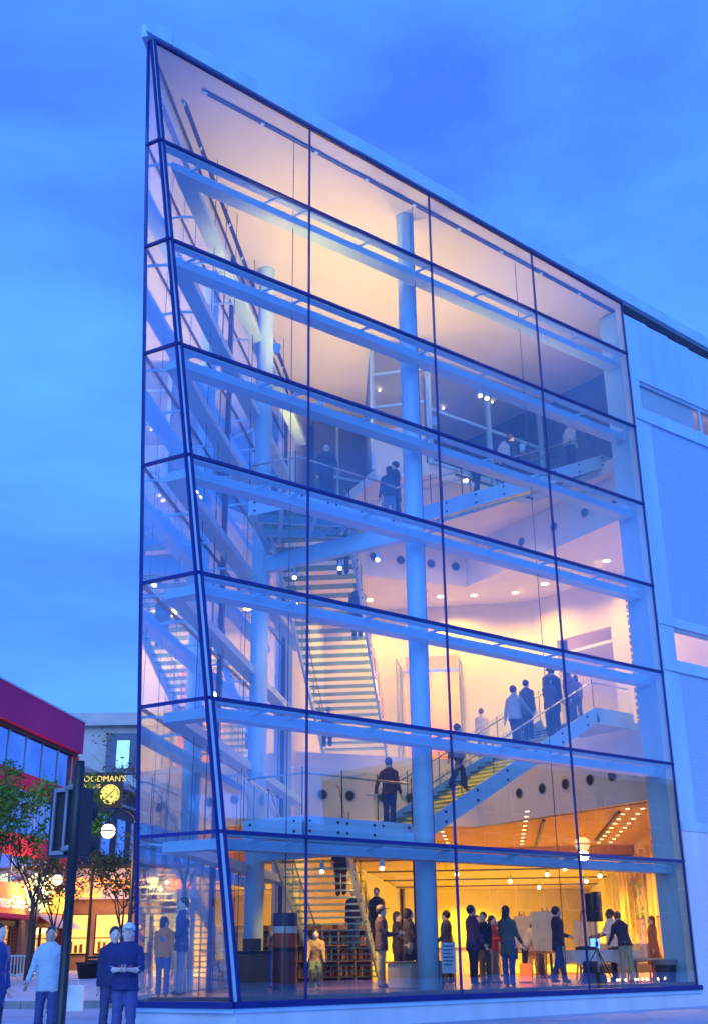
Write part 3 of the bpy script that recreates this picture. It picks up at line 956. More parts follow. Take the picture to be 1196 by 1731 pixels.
# ------------------------------------------------------------------ people
skin_tones = {'light': (0.72,0.52,0.42), 'tan': (0.50,0.32,0.24), 'dark': (0.16,0.09,0.06)}
_mc = {}
def cmat(c, rough=0.8):
    k = (tuple(c), rough)
    if k not in _mc:
        _mc[k] = mat('cloth', c, rough, 0, 0.07, 5, 0.2, 60)
    return _mc[k]
PENDING = []
def person(label, loc, az, h=1.75, top=(0.05,0.05,0.07), bottom=(0.04,0.05,0.12), hair=(0.03,0.02,0.015), style='short',
           skin='light', shoes=(0.03,0.03,0.03), la=(2,4,14), ra=(-2,5,16), ll=(3,2), rl=(-3,3), lean=0, hem=0.84, female=False, sleeve=True,
           hat=None, seat=False, drop=0.0, voxel=0.018, group=None, headturn=0, collar=None, print_=None, inw=(0,0), skirt=False, bulk=1.08):
    k = h/1.725
    t = thing('person', label, 'person', loc, -R(az), group)
    P = MB()
    lab = []
    def tagf(l):
        lab.extend([l]*(len(P.f)-len(lab)))
    pz = 0.92-drop
    LM = Matrix.Rotation(-R(lean), 3, 'X')
    piv = Vector((0,0,pz))
    def up_(v):
        v = Vector(v)+Vector((0,0,-drop))
        return piv+LM @ (v-piv)
    def ringloft(rings, l, n=14, conv=up_):
        o = len(P.v)
        for z, rx, ry, yo in rings:
            for j in range(n):
                a = 2*math.pi*j/n
                kk = bulk if l in ('top','bottom') else 1.0
                P.v.append(tuple(conv((rx*kk*math.cos(a), yo+ry*kk*1.08*math.sin(a), z))))
        for i in range(len(rings)-1):
            for j in range(n):
                j2 = (j+1)%n
                P.f.append((o+i*n+j, o+i*n+j2, o+(i+1)*n+j2, o+(i+1)*n+j))
        P.f.append(tuple(o+j for j in range(n-1,-1,-1)))
        P.f.append(tuple(o+(len(rings)-1)*n+j for j in range(n)))
        tagf(l)
    sw = 0.93 if female else 1.0
    ringloft([(0.84,0.15,0.10,0),(0.90,0.168,0.118,-0.01),(0.97,0.16,0.112,0)], 'bottom', conv=up_)
    ringloft([(hem,0.182,0.128,0),(0.98,0.170 if not female else 0.158,0.122,0),(1.08,0.155*sw,0.112,0),(1.18,0.160*sw,0.115,0.005),(1.30,0.182*sw,0.125,0.005),
              (1.38,0.182*sw,0.115,0),(1.43,0.158*sw,0.098,-0.005),(1.465,0.115*sw,0.082,-0.01),(1.495,0.072,0.07,-0.01)], 'top', 16)
    ringloft([(1.42,0.075,0.072,-0.005),(1.47,0.064,0.064,0.0),(1.57,0.056,0.058,0.012)], 'skin', 10)
    hc = Vector((0,0.018,1.632))
    HT = Matrix.Rotation(R(headturn), 3, 'Z')
    def hp(v):
        v = Vector(v)-hc
        return up_(HT @ v + hc + Vector((0,0,-0.03)))
    rotm = LM @ HT
    P.ball(hp(hc), 0.080, 0.100, 0.120, 16, 10, rotm); tagf('skin')
    P.ball(hp((0,0.045,1.572)), 0.052, 0.062, 0.055, 12, 8, rotm); tagf('skin')
    P.ball(hp((0,0.116,1.622)), 0.015, 0.022, 0.026, 8, 6, rotm); tagf('skin')
    for sx in (-1,1):
        P.ball(hp((sx*0.08,0.01,1.63)), 0.014, 0.024, 0.034, 8, 6, rotm); tagf('skin')
    # arms
    hands = []
    for sx, (fl, ab, el), iw in ((-1, la, inw[0]), (1, ra, inw[1])):
        sh = up_((sx*0.172*sw,0,1.372))
        P.ball(sh, 0.062, nu=12, nv=8); tagf('top')
        f, a = R(fl), R(ab)
        ud = LM @ Vector((sx*math.sin(a), math.sin(f)*math.cos(a), -math.cos(f)*math.cos(a)))
        f2 = R(fl+el)
        fd = LM @ Vector((sx*math.sin(a)*math.cos(R(el))-sx*math.sin(R(iw)), math.sin(f2)*math.cos(R(iw)), -math.cos(f2)*math.cos(R(iw))))
        fd.normalize()
        e_ = sh+ud*0.285
        w_ = e_+fd*0.25
        P.tube([sh, sh.lerp(e_,0.5), e_, e_.lerp(w_,0.35)], [0.066,0.062,0.053,0.052], 10); tagf('top')
        P.tube([e_.lerp(w_,0.1), e_.lerp(w_,0.5), w_], [0.050,0.048,0.040] if sleeve else [0.044,0.040,0.030], 10); tagf('top' if sleeve else 'skin')
        P.ball(w_+fd*0.055, 0.026, 0.036, 0.055, 10, 7, fd.to_track_quat('Z','Y').to_matrix()); tagf('skin')
        hands.append((w_, fd, sx))
    # legs
    for sx, (hf, kf) in ((-1, ll), (1, rl)):
        hip = Vector((sx*0.088,0,pz-0.01))
        f = R(hf)
        td = Vector((sx*0.02, math.sin(f), -math.cos(f))).normalized()
        g = R(hf-kf)
        cd = Vector((0, math.sin(g), -math.cos(g)))
        kn = hip+td*0.42
        an = kn+cd*0.42
        P.tube([hip, hip.lerp(kn,0.5), kn], [0.098,0.090,0.074], 12); tagf('bottom')
        P.tube([hip.lerp(kn,0.9), kn.lerp(an,0.3), an+cd*0.02], [0.072,0.073,0.070], 12); tagf('bottom')
        P.ball(an+Vector((0,0.055,-0.035)), 0.046, 0.125, 0.042, 12, 7); tagf('shoes')
    if skirt:
        ringloft([(0.42,0.22,0.18,0),(0.95,0.165,0.12,0)], 'bottom', 14)
    me = P.mesh('person_raw')
    PENDING.append((t, me, list(lab), [tuple(v) for v in P.v], [tuple(f) for f in P.f], k, dict(top=top,bottom=bottom,skin=skin_tones[skin],shoes=shoes), hands, voxel))
    # hair and hats are pieces of their own
    H = MB()
    if style != 'bald':
        H.ball(hp((0,-0.016,1.672)), 0.094, 0.108, 0.110, 16, 10, rotm)
        if style in ('long', 'bob'):
            H.ball(hp((0,-0.055,1.60 if style=='bob' else 1.53)), 0.092, 0.062, 0.13 if style=='bob' else 0.20, 14, 9, rotm)
        ho = bpy.data.objects.new('hair', H.mesh('hair', cmat(hair, 0.6), True))
        ho.data.transform(Matrix.Scale(k,4)); COL.objects.link(ho); ho.parent = t
    if hat == 'cap':
        C_ = MB().ball(hp((0,-0.005,1.70)), 0.096, 0.108, 0.085, 16, 10, rotm)
        C_.ball(hp((0,0.125,1.70)), 0.075, 0.085, 0.012, 14, 6, rotm)
        co = bpy.data.objects.new('cap', C_.mesh('cap', cmat(collar or (0.3,0.3,0.33)), True))
        co.data.transform(Matrix.Scale(k,4)); COL.objects.link(co); co.parent = t
    if hat == 'fedora':
        C_ = MB().ball(hp((0,0,1.72)), 0.09, 0.105, 0.10, 16, 10, rotm).ball(hp((0,0,1.695)), 0.165, 0.18, 0.014, 18, 6, rotm)
        co = bpy.data.objects.new('hat', C_.mesh('hat', cmat((0.03,0.03,0.04)), True))
        co.data.transform(Matrix.Scale(k,4)); COL.objects.link(co); co.parent = t
    if hat == 'hood':
        C_ = MB().ball(hp((0,-0.03,1.655)), 0.105, 0.115, 0.135, 16, 10, rotm)
        co = bpy.data.objects.new('hood', C_.mesh('hood', cmat(top), True))
        co.data.transform(Matrix.Scale(k,4)); COL.objects.link(co); co.parent = t
    E_ = MB()
    for sx in (-1,1):
        E_.ball(hp((sx*0.032,0.102,1.645)), 0.011, 0.008, 0.008, 8, 5, rotm)
    eo = bpy.data.objects.new('eyes', E_.mesh('eyes', cmat((0.02,0.015,0.012), 0.3), True))
    eo.data.transform(Matrix.Scale(k,4)); COL.objects.link(eo); eo.parent = t
    Mo = MB().ball(hp((0,0.103,1.578)), 0.022, 0.008, 0.006, 10, 5, rotm)
    mo_ = bpy.data.objects.new('mouth', Mo.mesh('mouth', cmat((0.32,0.10,0.09), 0.5), True))
    mo_.data.transform(Matrix.Scale(k,4)); COL.objects.link(mo_); mo_.parent = t
    if print_ is not None:
        pc, py_, z0, z1, w = print_
        B = MB()
        yb = 0.132*py_
        B.slab4([up_((-w*0.45,yb*0.97,z0)), up_((w*0.45,yb*0.97,z0)), up_((w,yb*0.93,z1)), up_((-w,yb*0.93,z1))], 0.014)
        bo = bpy.data.objects.new('shirt_print', B.mesh('shirt_print', cmat(pc)))
        bo.data.transform(Matrix.Scale(k,4)); COL.objects.link(bo); bo.parent = t
    return t

def finish_people():
    tmp = []
    for (t, me, lab, V_, F_, k, cols, hands, vox) in PENDING:
        o = bpy.data.objects.new('tmp', me)
        COL.objects.link(o)
        m1 = o.modifiers.new('r', 'REMESH'); m1.mode = 'VOXEL'; m1.voxel_size = vox
        m2 = o.modifiers.new('s', 'SMOOTH'); m2.factor = 0.5; m2.iterations = 4
        tmp.append(o)
    dg = bpy.context.evaluated_depsgraph_get()
    dg.update()
    order = ['top','bottom','skin','shoes']
    for o, (t, me, lab, V_, F_, k, cols, hands, vox) in zip(tmp, PENDING):
        nm = bpy.data.meshes.new_from_object(o.evaluated_get(dg))
        nm.name = 'person_body'
        bvh = BVHTree.FromPolygons(V_, F_)
        idx = []
        for p in nm.polygons:
            r_ = bvh.find_nearest(p.center)
            idx.append(order.index(lab[r_[2]]) if r_[2] is not None else 0)
        # folds of the cloth
        lab_v = {}
        for p_, i_ in zip(nm.polygons, idx):
            for q_ in p_.vertices:
                lab_v[q_] = i_
        sd_ = Vector(((len(t['label'])*13) % 97, 0.0, 0.0))
        cos_ = [v.co.copy() for v in nm.vertices]
        nrs_ = [n_.vector.copy() for n_ in nm.vertex_normals]
        flat = []
        for i_, (c_, n_) in enumerate(zip(cos_, nrs_)):
            if lab_v.get(i_, 2) in (0, 1):
                a_ = noise.noise(Vector((c_.x*10, c_.y*10, c_.z*15))+sd_)*0.012+noise.noise(Vector((c_.x*26, c_.y*26, c_.z*34))+sd_)*0.006
                c_ = c_+n_*a_
            flat += [c_.x, c_.y, c_.z]
        nm.vertices.foreach_set('co', flat)
        nm.update()
        # fingers and thumbs, rooted in the palm
        bm = bmesh.new()
        bm.from_mesh(nm)
        bm.faces.ensure_lookup_table()
        for f, i in zip(bm.faces, idx):
            f.material_index = i
            f.smooth = True
        for w_, fd, sx in hands:
            q = fd.to_track_quat('Z', 'Y').to_matrix()
            fm = MB()
            for j, (off, ln_) in enumerate(((-0.027,0.058),(-0.009,0.070),(0.009,0.066),(0.027,0.052))):
                a = w_+fd*0.085+q @ Vector((0,off,0))
                b = a+fd*ln_*0.55
                c = b+(fd*0.7+(q @ Vector((-sx*0.6,0,0)))).normalized()*ln_*0.5
                fm.tube([a,b,c], [0.0095,0.009,0.0065], 6)
            a = w_+fd*0.035+q @ Vector((0,0.025,0))
            fm.tube([a, a+(fd*0.6+q @ Vector((-sx*0.3,0.8,0))).normalized()*0.035, a+(fd*1.0+q @ Vector((-sx*0.5,0.7,0))).normalized()*0.062], [0.012,0.0105,0.008], 6)
            vs = [bm.verts.new(v) for v in fm.v]
            for f in fm.f:
                try:
                    nf = bm.faces.new([vs[i] for i in f]); nf.material_index = 2; nf.smooth = True
                except ValueError:
                    pass
        bm.to_mesh(nm)
        bm.free()
        nm.transform(Matrix.Scale(k,4))
        for c in order:
            nm.materials.append(cmat(cols[c]) if c != 'skin' else cmat(cols[c], 0.55))
        b = bpy.data.objects.new('body', nm)
        COL.objects.link(b)
        b.parent = t
        bpy.data.objects.remove(o)

G0 = SILL+0.09
DK, NAVY, JEAN, KHAKI, CREAM = (0.025,0.02,0.035), (0.02,0.025,0.07), (0.04,0.07,0.20), (0.45,0.36,0.22), (0.66,0.58,0.42)
sg = 'visitors in the lobby and gallery'
person('tall man in dark suit jacket with white collar beside the third window bar', (6.9,2.68,G0), 105, 1.80, (0.05,0.03,0.10), DK, hem=0.74, la=(25,6,55), ra=(10,8,20), group=sg, print_=((0.8,0.8,0.8),1,1.42,1.47,0.03))
person('short haired woman in black close beside the suited man', (7.45,2.85,G0), 250, 1.66, DK, (0.10,0.09,0.07), female=True, ra=(20,8,60), group=sg)
person('person in bright red top between the suited man and the long haired woman', (8.25,3.35,G0), 160, 1.60, (0.75,0.06,0.02), (0.35,0.25,0.17), style='bob', hat=None, la=(20,5,70), ra=(25,5,75), female=True, group=sg)
person('woman with long dark hair, grey vest and blue jeans nearest the glass', (6.9,1.50,G0), 70, 1.74, (0.10,0.12,0.11), (0.03,0.09,0.35), style='long', hem=0.66, ra=(15,10,30), la=(20,12,40), female=True, group=sg)
person('woman in cream jacket bending over behind the easels', (10.78,4.7,G0), 125, 1.62, CREAM, DK, hair=(0.12,0.05,0.03), lean=28, la=(35,5,30), ra=(35,5,30), style='bob', female=True, group=sg)
person('man in dark jacket and jeans walking right past the easel', (8.75,1.60,G0), 112, 1.76, (0.06,0.03,0.05), (0.05,0.08,0.22), hem=0.72, la=(30,5,45), ra=(-8,8,15), ll=(14,6), rl=(-12,8), group=sg)
person('man in white shirt and dark trousers behind the black loudspeaker', (12.3,2.9,G0), 300, 1.80, (0.72,0.72,0.70), DK, hem=0.80, la=(35,5,35), ra=(35,5,40), style='short', skin='dark', sleeve=False, group=sg)
person('auburn haired man in dark sweater and khaki trousers stooping over the table', (10.95,1.35,G0), 20, 1.72, (0.06,0.03,0.06), KHAKI, hair=(0.22,0.07,0.03), lean=22, la=(45,6,20), ra=(40,6,30), group=sg)
person('woman in patterned orange dress at the far end by the pilaster', (13.3,2.3,G0), 300, 1.62, (0.42,0.18,0.06), (0.35,0.14,0.05), hair=(0.25,0.08,0.03), style='bob', skirt=True, female=True, group=sg)
person('man in grey baseball cap and dark shirt looking right beside the lower stair', (4.27,2.95,G0), 120, 1.76, (0.07,0.04,0.06), (0.26,0.25,0.20), hat='cap', collar=(0.28,0.22,0.24), la=(20,8,70), ra=(20,8,75), hem=0.78, group=sg)
person('woman in long dark hooded coat by the white column', (5.15,3.0,G0), 115, 1.70, DK, (0.28,0.27,0.25), hat='hood', hem=0.58, female=True, la=(20,6,60), ra=(20,6,60), group=sg)
person('blonde woman in tan jacket and blue jeans beside the striped display stand', (2.55,4.75,G0), 190, 1.62, (0.30,0.17,0.08), (0.04,0.09,0.28), hair=(0.62,0.36,0.10), style='bob', ra=(30,5,80), la=(10,8,20), female=True, group=sg)
person('person in tan coat crouching beside the blonde woman', (3.75,4.8,G0), 215, 1.60, (0.34,0.24,0.11), (0.12,0.20,0.16), lean=18, ll=(70,95), rl=(55,90), drop=0.30, la=(40,5,40), ra=(40,5,40), group=sg)
person('distant bartender in dark top behind the white counter', (20.1,18.0,G0), 215, 1.75, (0.10,0.06,0.04), DK, la=(30,6,50), ra=(30,6,50), voxel=0.03, group=sg)
person('distant visitor with reddish clothes beside the bartender', (19.0,18.3,G0), 120, 1.62, (0.45,0.12,0.04), (0.3,0.2,0.1), voxel=0.03, style='bob', female=True, group=sg)
person('distant pale visitor standing beyond the record table', (20.5,12.3,G0), 250, 1.75, (0.5,0.36,0.2), (0.3,0.2,0.12), hair=(0.2,0.12,0.08), voxel=0.03, group=sg)
person('man in blue jacket standing inside the narrow corner glass', (-1.32,2.35,G0), 295, 1.80, (0.02,0.05,0.22), (0.22,0.26,0.42), hem=0.76, la=(15,6,35), ra=(15,6,40), headturn=10, shoes=(0.02,0.03,0.07), group=sg, print_=((0.32,0.36,0.38),-1,1.34,1.46,0.08))
person('child in orange shirt standing inside the narrow corner glass', (-1.80,2.22,G0), 40, 1.42, (0.95,0.24,0.02), (0.05,0.10,0.30), hair=(0.03,0.03,0.05), style='bob', sleeve=False, headturn=-50, group=sg, print_=((0.12,0.16,0.30),-1,1.18,1.32,0.10))
sg = 'visitors on the stairs and landings'
for (x_, y_, az_, hh, tp, bt, st, fm, lb) in (
    (9.9,5.6,200,1.70,(0.30,0.08,0.05),DK,'short',False,'man in brick red shirt standing behind the cream jacketed woman'),
    (11.6,6.9,250,1.64,(0.55,0.40,0.22),JEAN,'long',True,'woman in tan top talking beside the smaller easel'),
    (13.4,6.6,150,1.78,(0.06,0.05,0.05),DK,'short',False,'man in black suit deep in the gallery beyond the laptop'),
    (15.2,8.6,220,1.66,(0.50,0.14,0.05),(0.3,0.2,0.12),'bob',True,'woman in orange red cardigan near the round cafe table'),
    (16.2,11.2,60,1.75,(0.10,0.09,0.12),KHAKI,'short',False,'man in charcoal jersey and khaki trousers by the distant cafe table'),
    (14.6,10.4,300,1.68,CREAM,JEAN,'long',True,'woman in cream blouse and jeans far back left of the easels'),
    (18.6,13.6,210,1.76,(0.18,0.10,0.06),DK,'short',False,'man in brown jacket standing far back near the gallery wall'),
    (6.4,4.9,140,1.72,(0.04,0.03,0.04),DK,'bob',True,'woman in black coat behind the white column'),
    (7.9,4.7,330,1.76,(0.05,0.05,0.09),(0.05,0.05,0.05),'short',False,'man in dark blazer turned to the cream jacketed woman')):
    person(lb, (x_,y_,G0), az_, hh, tp, bt, style=st, female=fm, hem=0.74, la=(12,5,40), ra=(18,6,55), voxel=0.022, group=sg)
def onf(base, top, f):
    b, t = Vector(base), Vector(top)
    return b+(t-b)*f
def on0(x): f=(9.0-x)/6.05; return (x, 10.0-6.05*f, SILL+3.59*f+0.10)
x, y, z = on0(7.75)
person('man in black jacket and jeans climbing the lower stair, seen through its treads', (x+0.15,y-0.15,z), 225, 1.76, DK, (0.10,0.16,0.30), ll=(35,35), rl=(-8,10), hem=0.80, group=sg)
person('second climber in black on the lower stair beside the man in jeans', (x+0.75,y-0.45,z+0.05), 225, 1.72, DK, DK, ll=(5,5), rl=(25,25), hem=0.80, group=sg)
x, y, z = on0(5.4)
person('climber in dark coat near the top of the lower stair', (x+0.2,y-0.2,z), 225, 1.72, DK, DK, ll=(20,20), rl=(-5,8), hem=0.62, group=sg)
def on2(f):
    p = onf((9.95,11.05,7.9),(2.95,3.98,12.12),f)
    return p.x, p.y, p.z+0.08
x, y, z = on2(0.55)
person('visitor in blue jeans half way up the upper stair', (x+0.5,y-0.5,z), 225, 1.74, NAVY, (0.04,0.07,0.22), ll=(10,10), rl=(-5,6), group=sg)
x, y, z = on2(0.82)
person('visitor in blue coat near the top of the upper stair', (x+0.45,y-0.45,z), 225, 1.74, (0.03,0.05,0.20), NAVY, hem=0.66, group=sg)
x, y, z = on2(0.03)
person('visitor in dark red sitting at the foot of the upper stair', (x-0.6,y+0.6,z), 225, 1.72, (0.16,0.03,0.05), DK, ll=(80,85), rl=(80,85), drop=0.40, group=sg)
person('man in dark red sweater and jeans on the mezzanine landing, hand in pocket', (4.85,3.25,4.51), 60, 1.74, (0.13,0.03,0.06), (0.02,0.04,0.16), hem=0.86, la=(-12,24,30), ra=(-5,12,20), group=sg, print_=((0.7,0.7,0.7),-1,0.86,0.875,0.1))
def on1(x): f=(x-5.2)/6.4; return 4.48+3.42*f+0.06
person('blurred visitor in grey hurrying up the mezzanine flight', (7.2,3.2,on1(7.2)), 95, 1.74, (0.20,0.20,0.25), (0.08,0.09,0.16), ll=(28,20), rl=(-22,10), la=(-25,8,20), ra=(25,8,30), group=sg)
person('broad man in pale shirt and dark trousers climbing among the crowd', (9.55,3.35,on1(9.55)), 75, 1.84, (0.45,0.48,0.52), NAVY, ll=(18,18), rl=(-5,8), ra=(45,12,10), la=(-5,14,15), group=sg)
person('man in brimmed hat and long dark coat at the top of the mezzanine flight', (10.85,3.05,on1(10.85)), 60, 1.80, DK, DK, hat='fedora', hem=0.5, group=sg)
person('short man in grey jacket just behind the man in the brimmed hat', (10.5,3.75,on1(10.5)), 70, 1.70, (0.10,0.10,0.16), NAVY, hem=0.70, group=sg)
person('woman in violet jacket squeezed between the pale shirted man and the brimmed hat', (10.35,2.75,on1(10.35)), 80, 1.68, (0.12,0.07,0.16), NAVY, style='bob', female=True, la=(20,6,50), ra=(20,6,50), group=sg)
person('man in grey coat standing just past the brimmed hat at the stair head', (11.35,3.55,on1(11.35)), 50, 1.76, (0.16,0.16,0.20), DK, hem=0.66, group=sg)
person('woman in dark red coat beyond the child at the stair head', (12.1,3.5,7.92), 80, 1.66, (0.20,0.04,0.07), DK, style='long', female=True, hem=0.6, group=sg)
person('child in patterned red top beside the man in the brimmed hat', (11.7,2.9,7.92), 30, 1.30, (0.32,0.07,0.10), NAVY, style='bob', voxel=0.02, group=sg)
person('woman in dark jacket raising a phone on the second floor', (13.95,7.2,7.92), 200, 1.68, NAVY, NAVY, style='bob', la=(35,5,110), ra=(35,5,110), female=True, group=sg)
person('person in cream coat with back turned on the second floor', (13.3,8.2,7.76), 40, 1.72, CREAM, (0.2,0.18,0.18), hair=(0.20,0.10,0.05), hem=0.66, group=sg) if False else None
person('person in cream coat standing at the second floor edge near the white column', (14.3,9.5,7.92), 40, 1.74, CREAM, (0.2,0.18,0.18), hair=(0.20,0.10,0.05), hem=0.66, group=sg)
person('visitor in long dark coat at the tip of the upper landing', (2.45,2.6,12.2), 215, 1.76, NAVY, NAVY, hem=0.5, la=(10,14,30), group=sg)
person('woman in dark top and pale blue jeans on the upper landing', (4.55,2.62,12.2), 30, 1.68, NAVY, (0.20,0.30,0.48), style='bob', la=(8,10,15), ra=(20,10,70), female=True, group=sg)
person('visitor in black half hidden by the white column on the upper landing', (5.0,2.9,12.5), 330, 1.74, DK, DK, hem=0.6, group=sg)
def on3(x): f=(x-4.5)/8.5; return 12.17+3.95*f+0.06
person('visitor in white top climbing the topmost flight', (9.25,2.85,on3(9.25)), 90, 1.74, (0.55,0.58,0.62), NAVY, ll=(20,15), rl=(-8,8), group=sg)
person('visitor in dark clothes leading the way on the topmost flight', (9.85,3.1,on3(9.85)), 90, 1.80, NAVY, NAVY, ll=(15,15), rl=(-8,8), hem=0.6, group=sg)
person('visitor with dark legs following on the topmost flight', (8.1,2.9,on3(8.1)), 90, 1.74, NAVY, DK, ll=(15,15), rl=(-8,8), group=sg)
person('grey haired visitor in pale jacket near the top of the topmost flight', (12.1,2.7,on3(12.1)), 80, 1.72, (0.5,0.46,0.46), NAVY, hair=(0.5,0.48,0.48), lean=10, group=sg)
sg = 'passers-by on the pavement'
person('man in pale blue jacket carrying a white bag, walking towards the street sign', (-4.75,0.88,0.385), 205, 1.78, (0.40,0.54,0.58), (0.05,0.07,0.20), skin='tan', hair=(0.05,0.045,0.05), hem=0.74, ll=(6,4), rl=(-5,6), la=(2,10,15), ra=(6,16,20), group=sg, voxel=0.015)
person('youth in pale cap and dark shirt with arms folded in front of him', (-5.28,-2.95,0.385), 214, 1.72, (0.02,0.03,0.13), (0.07,0.09,0.24), hat='cap', collar=(0.60,0.66,0.64), la=(18,10,75), ra=(22,10,70), inw=(45,45), sleeve=False, headturn=0, group=sg, voxel=0.015, print_=((0.45,0.04,0.10),1,1.13,1.17,0.11))
person('man in dark blue sweater half hidden behind the youth in the cap', (-4.35,-0.70,0.385), 200, 1.74, (0.02,0.03,0.10), (0.05,0.06,0.15), hair=(0.04,0.03,0.03), group=sg)
person('man in dark blue coat cut by the left edge of the picture', (-6.42,-0.96,0.385), 160, 1.76, (0.03,0.06,0.22), NAVY, hem=0.6, group=sg)
person('woman in pale top sitting behind the white cafe fence', (7.3,32.3,0.98), 100, 1.66, (0.30,0.38,0.55), NAVY, style='bob', ll=(85,85), rl=(85,85), drop=0.40, voxel=0.022, group=sg, female=True)
finish_people()
bag = thing('shopping_bag', 'white paper bag carried by the man in the pale blue jacket', 'bag', (-4.31,0.76,0.83))
MB().obox((-4.31,0.76,1.03), Vector((0.15,-0.12,0))*0.8, Vector((0.05,0.06,0)), (0,0,0.20)).build('bag_body', cmat((0.70,0.78,0.76)), bag)
MB().tube([(-4.37,0.80,1.23),(-4.35,0.79,1.32),(-4.27,0.73,1.32),(-4.25,0.72,1.23)], 0.008, 6).build('bag_handle', cmat((0.70,0.78,0.76)), bag)

for (x_, y_, z_, c_, lb) in ((7.12,1.55,1.55,(0.02,0.02,0.02),'black shoulder bag on the long haired woman'), (5.35,2.85,1.45,(0.08,0.04,0.03),'brown shoulder bag on the hooded woman'), (2.9,4.6,1.5,(0.05,0.03,0.02),'dark handbag on the blonde woman')):
    t = thing('shoulder_bag', lb, 'bag', (x_,y_,z_))
    MB().obox((x_,y_,z_+0.13), (0.13,0.03,0), (-0.012,0.05,0), (0,0,0.13)).build('bag_body', cmat(c_,0.5), t, bevel=0.02)
    MB().tube([(x_-0.10,y_,z_+0.26),(x_-0.03,y_,z_+0.62),(x_+0.03,y_,z_+0.62),(x_+0.10,y_,z_+0.26)], 0.012, 6).build('strap', cmat(c_,0.5), t)
# ------------------------------------------------------------------ things in the gallery and lobby
M['cloth_white'] = mat('white_table_cloth', (0.75,0.76,0.78), 0.85, 0, 0.05, 3, 0.3, 12)
M['black'] = mat('black_plastic', (0.02,0.018,0.02), 0.5, 0, 0.2)
M['wood'] = mat('pale_wood', (0.35,0.20,0.09), 0.6, 0, 0.2, 6, streak=True)
M['board'] = mat('display_board', (0.62,0.52,0.36), 0.8)
M['screen_blue'] = emit_mat('laptop_screen_glow', (0.08,0.22,1.0), 2.5)
def legs(t, x0, x1, y0, y1, z0, z1, m, w=0.04):
    for x in (x0, x1):
        for y in (y0, y1):
            MB().box(x-w/2, x+w/2, y-w/2, y+w/2, z0, z1).build('leg', m, t)
t = thing('folding_table', 'long folding table under a white cloth with the record decks on it', 'table', (11.0,2.35,G0))
MB().box(9.9, 12.3, 1.95, 2.75, G0+0.72, G0+0.75).build('tabletop', M['wood'], t)
legs(t, 10.0, 12.2, 2.05, 2.65, G0, G0+0.72, M['steel'])
MB().bar((10.0,2.05,G0+0.3), (10.6,2.05,G0+0.70), 0.03, 0.03).bar((12.2,2.05,G0+0.3), (11.6,2.05,G0+0.70), 0.03, 0.03).build('brace', M['black'], t)
cl = MB()
n = 40
top, bot = [], []
per = [(9.86+2.48*i/14, 1.92) for i in range(15)]+[(12.34, 1.92+0.86*i/5) for i in range(1,6)]+[(12.34-2.48*i/14, 2.78) for i in range(1,15)]+[(9.86, 2.78-0.86*i/5) for i in range(1,5)]
for i, (x, y) in enumerate(per):
    cl.v.append((x, y, G0+0.765))
k = len(per)
for i, (x, y) in enumerate(per):
    w = 0.035*math.sin(i*1.9)+0.02
    dx, dy = (x-11.1), (y-2.35)
    cl.v.append((x+math.copysign(abs(w),dx)*(abs(dx)>1.2), y+math.copysign(abs(w),dy)*(abs(dy)>0.4), G0+0.765-(0.34+0.07*math.sin(i*0.8))))
cl.f.append(tuple(range(k)))
for i in range(k):
    j = (i+1)%k
    cl.f.append((i, k+i, k+j, j))
tag(cl.build('tablecloth', M['cloth_white'], smooth=False), 'white cloth hanging over the record deck table', 'tablecloth')
t = thing('laptop', 'open laptop with a glowing blue screen on the white cloth', 'laptop', (11.25,2.45,G0+0.767))
MB().box(11.05,11.45,2.30,2.58,G0+0.768,G0+0.785).build('keyboard_base', M['steel'], t)
MB().bar((11.05,2.60,G0+0.93), (11.45,2.60,G0+0.93), 0.015, 0.28).build('lid', M['black'], t)
MB().bar((11.07,2.588,G0+0.93), (11.43,2.588,G0+0.93), 0.004, 0.24).build('screen', M['screen_blue'], t)
for i, (x, lb) in enumerate(((10.55,'record deck at the table end near the jeans man'), (11.95,'record deck in front of the man in white'))):
    t = thing('record_deck', 'black '+lb, 'turntable', (x,2.3,G0+0.767), 0, 'record decks')
    MB().box(x-0.2,x+0.2,2.12,2.48,G0+0.768,G0+0.85).build('deck_body', M['black'], t)
    MB().lathe((x-0.03,2.3,G0+0.85), [(0.14,0.0),(0.14,0.02)], 20).build('platter', M['steel'], t)
    MB().bar((x+0.15,2.42,G0+0.88),(x+0.04,2.24,G0+0.88),0.015,0.015).build('tonearm', M['steel'], t)
t = thing('loudspeaker', 'black loudspeaker box raised on a tripod in front of the man in white', 'speaker', (9.72,1.22,G0+1.42), R(25))
b_ = MB(); b_.add([(-0.21,-0.16,0),(0.21,-0.16,0),(0.15,0.17,0),(-0.15,0.17,0),(-0.21,-0.16,0.70),(0.21,-0.16,0.70),(0.15,0.17,0.66),(-0.15,0.17,0.66)], [(3,2,1,0),(4,5,6,7),(0,1,5,4),(1,2,6,5),(2,3,7,6),(3,0,4,7)])
b_.build('cabinet', M['black'], t, local=True, bevel=0.015)
MB().tube([(0,-0.165,0.22),(0,-0.175,0.22)], [0.16,0.15], 20).build('woofer', M['dark'], t, local=True)
MB().box(-0.08,0.08,-0.172,-0.162,0.48,0.60).build('horn', M['dark'], t, local=True)
MB().box(-0.05,0.05,-0.168,-0.160,0.63,0.66).build('badge', M['steel'], t, local=True)
t = thing('speaker_stand', 'tripod stand under the black loudspeaker', 'stand', (9.72,1.22,G0))
MB().tube([(9.72,1.22,G0+0.25),(9.72,1.22,G0+1.42)], 0.022, 8).build('pole', M['steel'], t)
MB().lathe((9.72,1.22,G0+0.85), [(0.04,0),(0.04,0.1)], 10).build('collar', M['black'], t)
